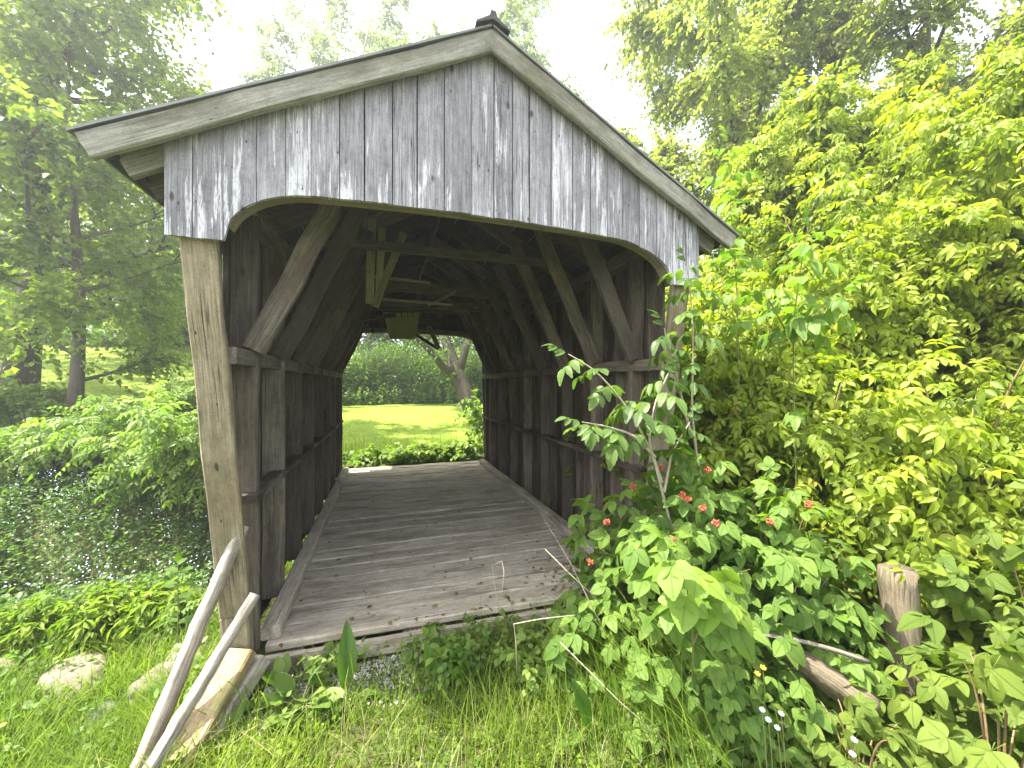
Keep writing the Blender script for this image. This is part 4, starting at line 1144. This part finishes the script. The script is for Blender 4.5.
def berry(parent, p):
    bm = bmesh.new()
    for i in range(random.randint(22, 34)):
        r = random.uniform(.0035, .0062); q = Vector((random.gauss(0, .013), random.gauss(0, .013), random.gauss(0, .010)))
        q = q * min(1.0, .017 / max(q.length, 1e-6))
        res = bmesh.ops.create_icosphere(bm, subdivisions=2, radius=r)
        for v in res['verts']: v.co += q
    me = bpy.data.meshes.new('berry_cluster'); bm.to_mesh(me); bm.free(); me.materials.append(M['berry'])
    me.polygons.foreach_set('use_smooth', np.ones(len(me.polygons), bool))
    o = link('berry_cluster', me, parent, True); o.location = p


def on_dome(base, rx, ry, h, u, v):
    """where the line of sight through (u, v) meets the bush, a little in front of its leaves"""
    d = nrm(at(u, v, 1.0) - CAMP); o = (CAMP - np.array(base)) / np.array([rx, ry, h]) / 1.10; dd = d / np.array([rx, ry, h]) / 1.10
    A = dd @ dd; Bq = 2 * o @ dd; Cq = o @ o - 1; disc = Bq * Bq - 4 * A * Cq
    if disc < 0: return None
    return (CAMP + d * ((-Bq - sqrt(disc)) / (2 * A))) - np.array(base)


for u, v in ((660, 466), (682, 493), (708, 468), (741, 468), (716, 521), (749, 467), (672, 538), (633, 484), (607, 520), (688, 497), (641, 545), (703, 506), (590, 560)):
    q = on_dome(rb_, .74, .60, 1.20, u, v)
    if q is not None: berry(rasp, q)
for u, v in ((809, 502), (857, 476), (770, 520), (878, 525)):
    q = on_dome(rb2, .52, .42, 1.12, u, v)
    if q is not None: berry(rasp2, q)
# bright young shoot in front of the raspberry
sb5 = at(690, 720, 2.0); sb5[2] = gz(sb5[0], sb5[1])
stem_plant('young bramble shoot with large bright yellow green leaves before the raspberry bush', sb5, [[sb5, at(694, 640, 1.72), at(686, 575, 1.58), at(668, 545, 1.52)], [at(694, 640, 1.72), at(712, 600, 1.62), at(722, 588, 1.58)]], [4, 3], .23, 'bright', TRIW, name='bramble_shoot', cat='plant', bark='stem', r0=.006, t0=.45, hang=-.5)
# small leaved creeper filling below, and big leaved vines at the lower right
dome('small leaved creeper mounded at the foot of the raspberry bush', (*at(725, 700, 1.98)[:2], gz(*at(725, 700, 1.98)[:2])), .34, .30, .52, 620, .085, 'rasp', TRI, 'creeper', 'plant', 8, .2, .5, 'stem')
dome('small leaved creeper climbing over the fallen log beside the stump', (*at(835, 660, 2.1)[:2], gz(*at(835, 660, 2.1)[:2])), .26, .22, .50, 260, .10, 'bright', TRI, 'creeper', 'plant', 8, .2, .5, 'stem')
dome('large leaved bramble in the bottom right corner', (*at(1000, 710, 1.62)[:2], gz(*at(1000, 710, 1.62)[:2])), .34, .34, .66, 130, .17, 'vine', TRIW, 'bramble', 'plant', 9, .2, .5)
dome('large leaved bramble at the right frame edge below the yellow grass', (*at(1050, 590, 1.95)[:2], gz(*at(1050, 590, 1.95)[:2])), .40, .4, 1.0, 230, .17, 'vine', TRIW, 'bramble', 'plant', 9, .2, .5)
dome('leafy bramble between the stump and the tall box elder bushes', (*at(905, 560, 2.55)[:2], gz(*at(905, 560, 2.55)[:2])), .55, .45, 1.0, 480, .16, 'ash', TRI, 'bramble', 'plant', 9, .2, .5)
dome('pale leafy bramble at the bottom edge between the fallen log and the corner', (*at(860, 765, 1.72)[:2], gz(*at(860, 765, 1.72)[:2])), .32, .25, .32, 190, .11, 'vine', TRI, 'bramble', 'plant', 9, .2, .5)

# stump post and fallen logs
sp_ = at(900, 655, 2.12); sp_[2] = gz(sp_[0], sp_[1])
hz = at(900, 566, 2.12)[2] - sp_[2]
kk = np.linspace(0, 1, 12); mb = MB(); mb.tube(np.stack([.015 * np.sin(kk * 4), 0 * kk, hz * kk - .06 * (1 - kk)], 1), .082 * (1.12 - .2 * kk), 16, .10)
o = mb.build('stump', M['stump'], smooth=True); o.location = sp_; tag(o, 'weathered grey stump of a fence post among the right hand bushes', 'stump')
mb = MB(); a = at(770, 636, 2.02); bq = at(872, 705, 1.80); c = (a + bq) / 2
mb.tube(np.stack([np.linspace(a[i] - c[i], bq[i] - c[i], 14) for i in range(3)], 1) + rng.normal(0, .003, (14, 3)), np.linspace(.045, .06, 14), 12, .14)
o = mb.build('log', M['stump'], smooth=True); o.location = c; tag(o, 'rotten brown log lying in the leaves left of the stump', 'log')
mb = MB(); a = at(745, 632, 1.98); m1 = at(800, 640, 1.9); bq = at(868, 660, 1.86); c = m1
Q = curve(a - c, np.array([0, 0, .03]), bq - c, 10); mb.tube(Q, np.linspace(.009, .012, 10), 7, .08)
o = mb.build('branch', M['bark_pale'], smooth=True); o.location = c; tag(o, 'thin bare dead branch lying across the rotten log', 'branch')

# tall grass clump and stalks by the deck
def grass_clump(label, base, n, h, lean, r=.12, wd=.007, mat='grass'):
    root = empty('grass_clump', base, label, 'grass clump', 'tall grass clumps before the deck')
    P = np.stack([rng.normal(0, r, n), rng.normal(0, r * .8, n), np.zeros(n)], 1)
    me_o = blades('blades', P, h * rng.uniform(.35, 1.1, n), rng.uniform(wd * .5, wd, n), .42, L[mat], None, None, up=lean, parent=root)
    me_o['kind'] = 'stuff'
    return root


def bp_(u, v, s): p = at(u, v, s); return (p[0], p[1], gz(p[0], p[1]))


for u, v, s, n, h, le, r, lb in ((715, 768, 1.75, 90, .95, (-.55, .25, 0), .17, 'tall loose grass clump leaning left in front of the raspberry bush'), (690, 745, 1.85, 90, .85, (-.45, .2, .1), .16, 'tall loose grass clump just behind the nearest leaning one'), (650, 735, 1.95, 110, .70, (-.4, .12, 0), .17, 'tall grass clump at the foot of the creeper, next to the deck corner'), (640, 690, 2.1, 80, .7, (-.3, .1, 0), .15, 'tall grass clump rising against the raspberry leaves'), (600, 705, 2.02, 160, .40, (-.1, 0, 0), .12, 'shorter grass clump in front of the right deck corner'), (440, 690, 2.1, 110, .26, (.05, -.05, 0), .12, 'grass clump in the middle before the deck'), (540, 745, 1.85, 90, .40, (-.2, .1, 0), .16, 'untidy grass clump at the bottom edge, left of the tall leaning clumps'), (470, 735, 1.92, 90, .28, (.1, 0, 0), .15, 'low untidy grass clump at the bottom edge below the middle of the deck'), (520, 700, 2.05, 130, .30, (-.1, 0, 0), .14, 'grass clump below the snapped dry stalk'), (390, 660, 2.25, 70, .22, (0, -.1, 0), .10, 'small grass clump near the gravel'),
                              (250, 705, 2.0, 60, .34, (-.15, -.1, 0), .08, 'grass clump beside the right side of the sloping plank'), (700, 765, 1.75, 120, .45, (-.25, 0, 0), .15, 'grass clump at the bottom edge below the creeper'), (120, 690, 2.4, 110, .36, (-.05, -.2, 0), .14, 'bright arching grass clump left of the log rails'), (40, 740, 2.1, 90, .30, (0, -.1, 0), .14, 'bright grass clump in the bottom left corner')):
    grass_clump(lb, bp_(u, v, s), n, h, le, r)
# dry bent stalks
def stalk(label, pts, r=.0025, mat='twig'):
    P = np.array(pts); c = P[0]; mb = MB(); mb.tube(P - c, np.linspace(r, r * .6, len(P)), 5, .05)
    o = mb.build('dry_stalk', M[mat], smooth=True); o.location = c; tag(o, label, 'stalk', 'dry grass stalks before the deck')


q0 = at(517, 672, 2.0); stalk('dry stalk snapped over in a right angle before the deck', [q0, at(516, 640, 1.98), at(514, 622, 1.97), at(540, 617, 1.95), at(575, 613, 1.95)], .003)
stalk('thin dry stalk bent into a hoop at the right end of the first deck plank', [at(500, 612, 2.1), at(494, 580, 2.12), at(492, 563, 2.1), at(502, 559, 2.1), at(504, 570, 2.08), at(502, 592, 2.05)], .0022)
stalk('long thin dry stalk leaning over the right side of the deck', [at(602, 625, 2.1), at(570, 560, 2.3), at(540, 510, 2.6)], .002)
stalk('dry stalk leaning left at the foot of the raspberry bush', [at(600, 600, 2.1), at(570, 572, 2.12), at(545, 547, 2.15)], .003)
stalk('pale dry stalk lying across the tall grass', [at(560, 640, 2.0), at(620, 700, 1.85), at(690, 760, 1.75)], .0025)

# dock and other weeds before the deck
def upright_leaf(label, base, leaves, mat='dock', name='dock_plant'):
    root = empty(name, base, label, 'plant', 'broad leaved weeds before the deck')
    P = np.array([l[0] for l in leaves], float); D = np.array([l[1] for l in leaves], float); U = np.array([l[2] for l in leaves], float); S = np.array([l[3] for l in leaves], float)
    link('leaves', leaf_mesh('leaves', leaf_toothed(.15, 8, .0, .05, .14, .5), P, D, U, S, L[mat], rng.uniform(.3, .9, len(P))), root, True)
    return root


upright_leaf('dock with one tall upright bright leaf before the left end of the deck', bp_(345, 690, 2.12), [((0, 0, .05), (.05, .1, 1), (.3, -1, .2), .36), ((0, 0, .02), (.9, -.2, .25), (0, 0, 1), .2), ((0, 0, .02), (-.8, -.5, .3), (0, 0, 1), .22), ((0, 0, .02), (-.2, -.9, .4), (0, 0, 1), .2)])
upright_leaf('small upright leaved weed standing before the middle of the deck', bp_(432, 665, 2.2), [((0, 0, .10), (-.15, .1, 1), (.3, -1, .2), .20), ((.02, 0, .02), (.7, -.2, .5), (0, 0, 1), .15), ((0, 0, .02), (-.6, -.5, .3), (0, 0, 1), .15)])
upright_leaf('broad leaved weed half hidden in the tall grass clump', bp_(590, 740, 1.92), [((0, 0, .05), (-.3, -.1, 1), (.3, -1, .2), .28), ((.08, 0, .05), (.2, -.1, 1), (-.2, -1, .2), .26), ((0, 0, .02), (-.9, -.3, .4), (0, 0, 1), .22)])
upright_leaf('broad leaved weed at the bottom edge beside the sloping plank', bp_(225, 765, 1.9), [((0, 0, .02), (.5, .1, .8), (.3, -1, .2), .15), ((0, 0, .02), (.9, -.3, .4), (0, 0, 1), .13), ((0, 0, .02), (-.5, -.8, .4), (0, 0, 1), .14)])
rosette('dusty green weed with spreading lobed leaves, below the dock', bp_(300, 715, 2.05), 16, .13, 'cover', TOO, (.2, 1.2), stalk=.10, name='weed', group='broad leaved weeds before the deck')
rosette('dusty green weed left of the dock, by the grey split beam', bp_(285, 680, 2.15), 16, .11, 'cover', TOO, (.2, 1.2), stalk=.12, name='weed', group='broad leaved weeds before the deck')
make_shrub('dark leafy weed against the front edge of the deck', bp_(440, 650, 2.36), .24, .2, 'shrub', SIM, .065, 10, 80, 6, .12, name='weed', cat='plant', group='broad leaved weeds before the deck', bark='stem', stemr=.003)
make_shrub('bright round leaved weed standing out of the dark one before the deck', bp_(458, 660, 2.2), .28, .06, 'bright', SIMW, .05, 3, 24, 6, .08, name='weed', cat='plant', group='broad leaved weeds before the deck', bark='stem', stemr=.003)
make_shrub('dark leafy weed before the right corner of the deck', bp_(540, 650, 2.3), .24, .2, 'shrub', SIM, .065, 10, 80, 6, .14, name='weed', cat='plant', group='broad leaved weeds before the deck', bark='stem', stemr=.003)
make_shrub('dark small bush growing over the right corner of the deck', (1.02, 2.64, 0), .26, .26, 'cover', SIM, .06, 9, 60, 6, .14, name='weed', cat='plant', group='broad leaved weeds before the deck', bark='stem', stemr=.003)
make_shrub('small dark weed growing against the left end of the first deck plank', bp_(330, 640, 2.33), .16, .10, 'cover', SIMW, .06, 5, 20, 5, .08, name='weed', cat='plant', group='broad leaved weeds before the deck', bark='stem', stemr=.003)
stem_plant('thin bright weed standing beside the left post behind the upper log rail', bp_(178, 620, 2.75), [[bp_(178, 620, 2.75), at(178, 585, 2.75), at(178, 560, 2.75)]], [6], .12, 'bright', SIM, name='weed', cat='plant', bark='stem', r0=.004, t0=.2, hang=0)

# little flowers
def flower(label, base, top, col, r, name, cat, group, petals=6):
    base = np.asarray(base, float); root = empty(name, base, label, cat, group); top = np.asarray(top) - base
    mb = MB(); mb.tube(curve(np.zeros(3), top * .5 + [.02, 0, 0], top, 6), np.full(6, .0018), 5, .03); mb.build('stem', M['stem'], root, True)
    V = [top]; T = []
    for i in range(petals * 2):
        a = i * pi / petals; rr = r if i % 2 else r * .62
        V.append(top + np.array([cos(a) * rr, sin(a) * rr * .8 - .1 * rr, .25 * rr + .3 * rr * sin(a)]))
    for i in range(petals * 2): T.append((0, 1 + i, 1 + (i + 1) % (petals * 2)))
    link('petals', tri_mesh('petals', np.array(V), np.array(T), M[col]), root, True)


for u, v, s, lb in ((300, 747, 1.95, 'yellow flower at the bottom edge, leftmost of the three'), (308, 752, 1.93, 'yellow flower at the bottom edge, middle one touching its neighbour'), (335, 757, 1.92, 'yellow flower at the bottom edge, rightmost of the three'), (763, 666, 1.75, 'yellow flower in the creeper, topmost one'), (757, 672, 1.75, 'yellow flower in the creeper, lower left of the topmost'), (727, 672, 1.8, 'yellow flower in the creeper, nearest to the tall grass'), (3, 723, 2.15, 'yellow flower at the left frame edge')):
    tp_ = at(u, v, s); flower(lb, (tp_[0] + .01, tp_[1], gz(tp_[0], tp_[1])), tp_, 'yellow', .016, 'yellow_flower', 'flower', 'yellow wildflowers')
for u, v, s, lb in ((762, 708, 1.55, 'white daisy like flower above the others at the bottom right'), (781, 712, 1.55, 'white flower right of the topmost one'), (768, 718, 1.55, 'white flower lowest of the upper three'), (777, 726, 1.55, 'white flower below the upper three'), (854, 738, 1.55, 'white flower farther right beside the bottom edge'), (852, 752, 1.5, 'white flower at the bottom edge, lowest of all')):
    tp_ = at(u, v, s); flower(lb, (tp_[0] + .03, tp_[1], gz(tp_[0], tp_[1])), tp_, 'white', .014, 'white_flower', 'flower', 'white wildflowers', 9)

# ------------------------------------------------------------------ the hazy summer air
mh, t, out = mat_new('haze')
pv = N(t, 'ShaderNodeVolumePrincipled', Density=.0039, Anisotropy=.55); pv.inputs['Color'].default_value = (.93, .96, 1, 1)
t.links.new(pv.outputs[0], out.inputs['Volume'])
X0, X1, Y0, Y1, Z0, Z1 = -165, 165, -165, 170, -6, 28
V = [(x, y, z) for x in (X0, X1) for y in (Y0, Y1) for z in (Z0, Z1)]
me = bpy.data.meshes.new('haze'); me.from_pydata(V, [], [(0, 1, 3, 2), (4, 6, 7, 5), (0, 4, 5, 1), (2, 3, 7, 6), (0, 2, 6, 4), (1, 5, 7, 3)]); me.materials.append(mh)
tag(link('haze', me), 'pale summer haze in the air', 'haze', kind='stuff')
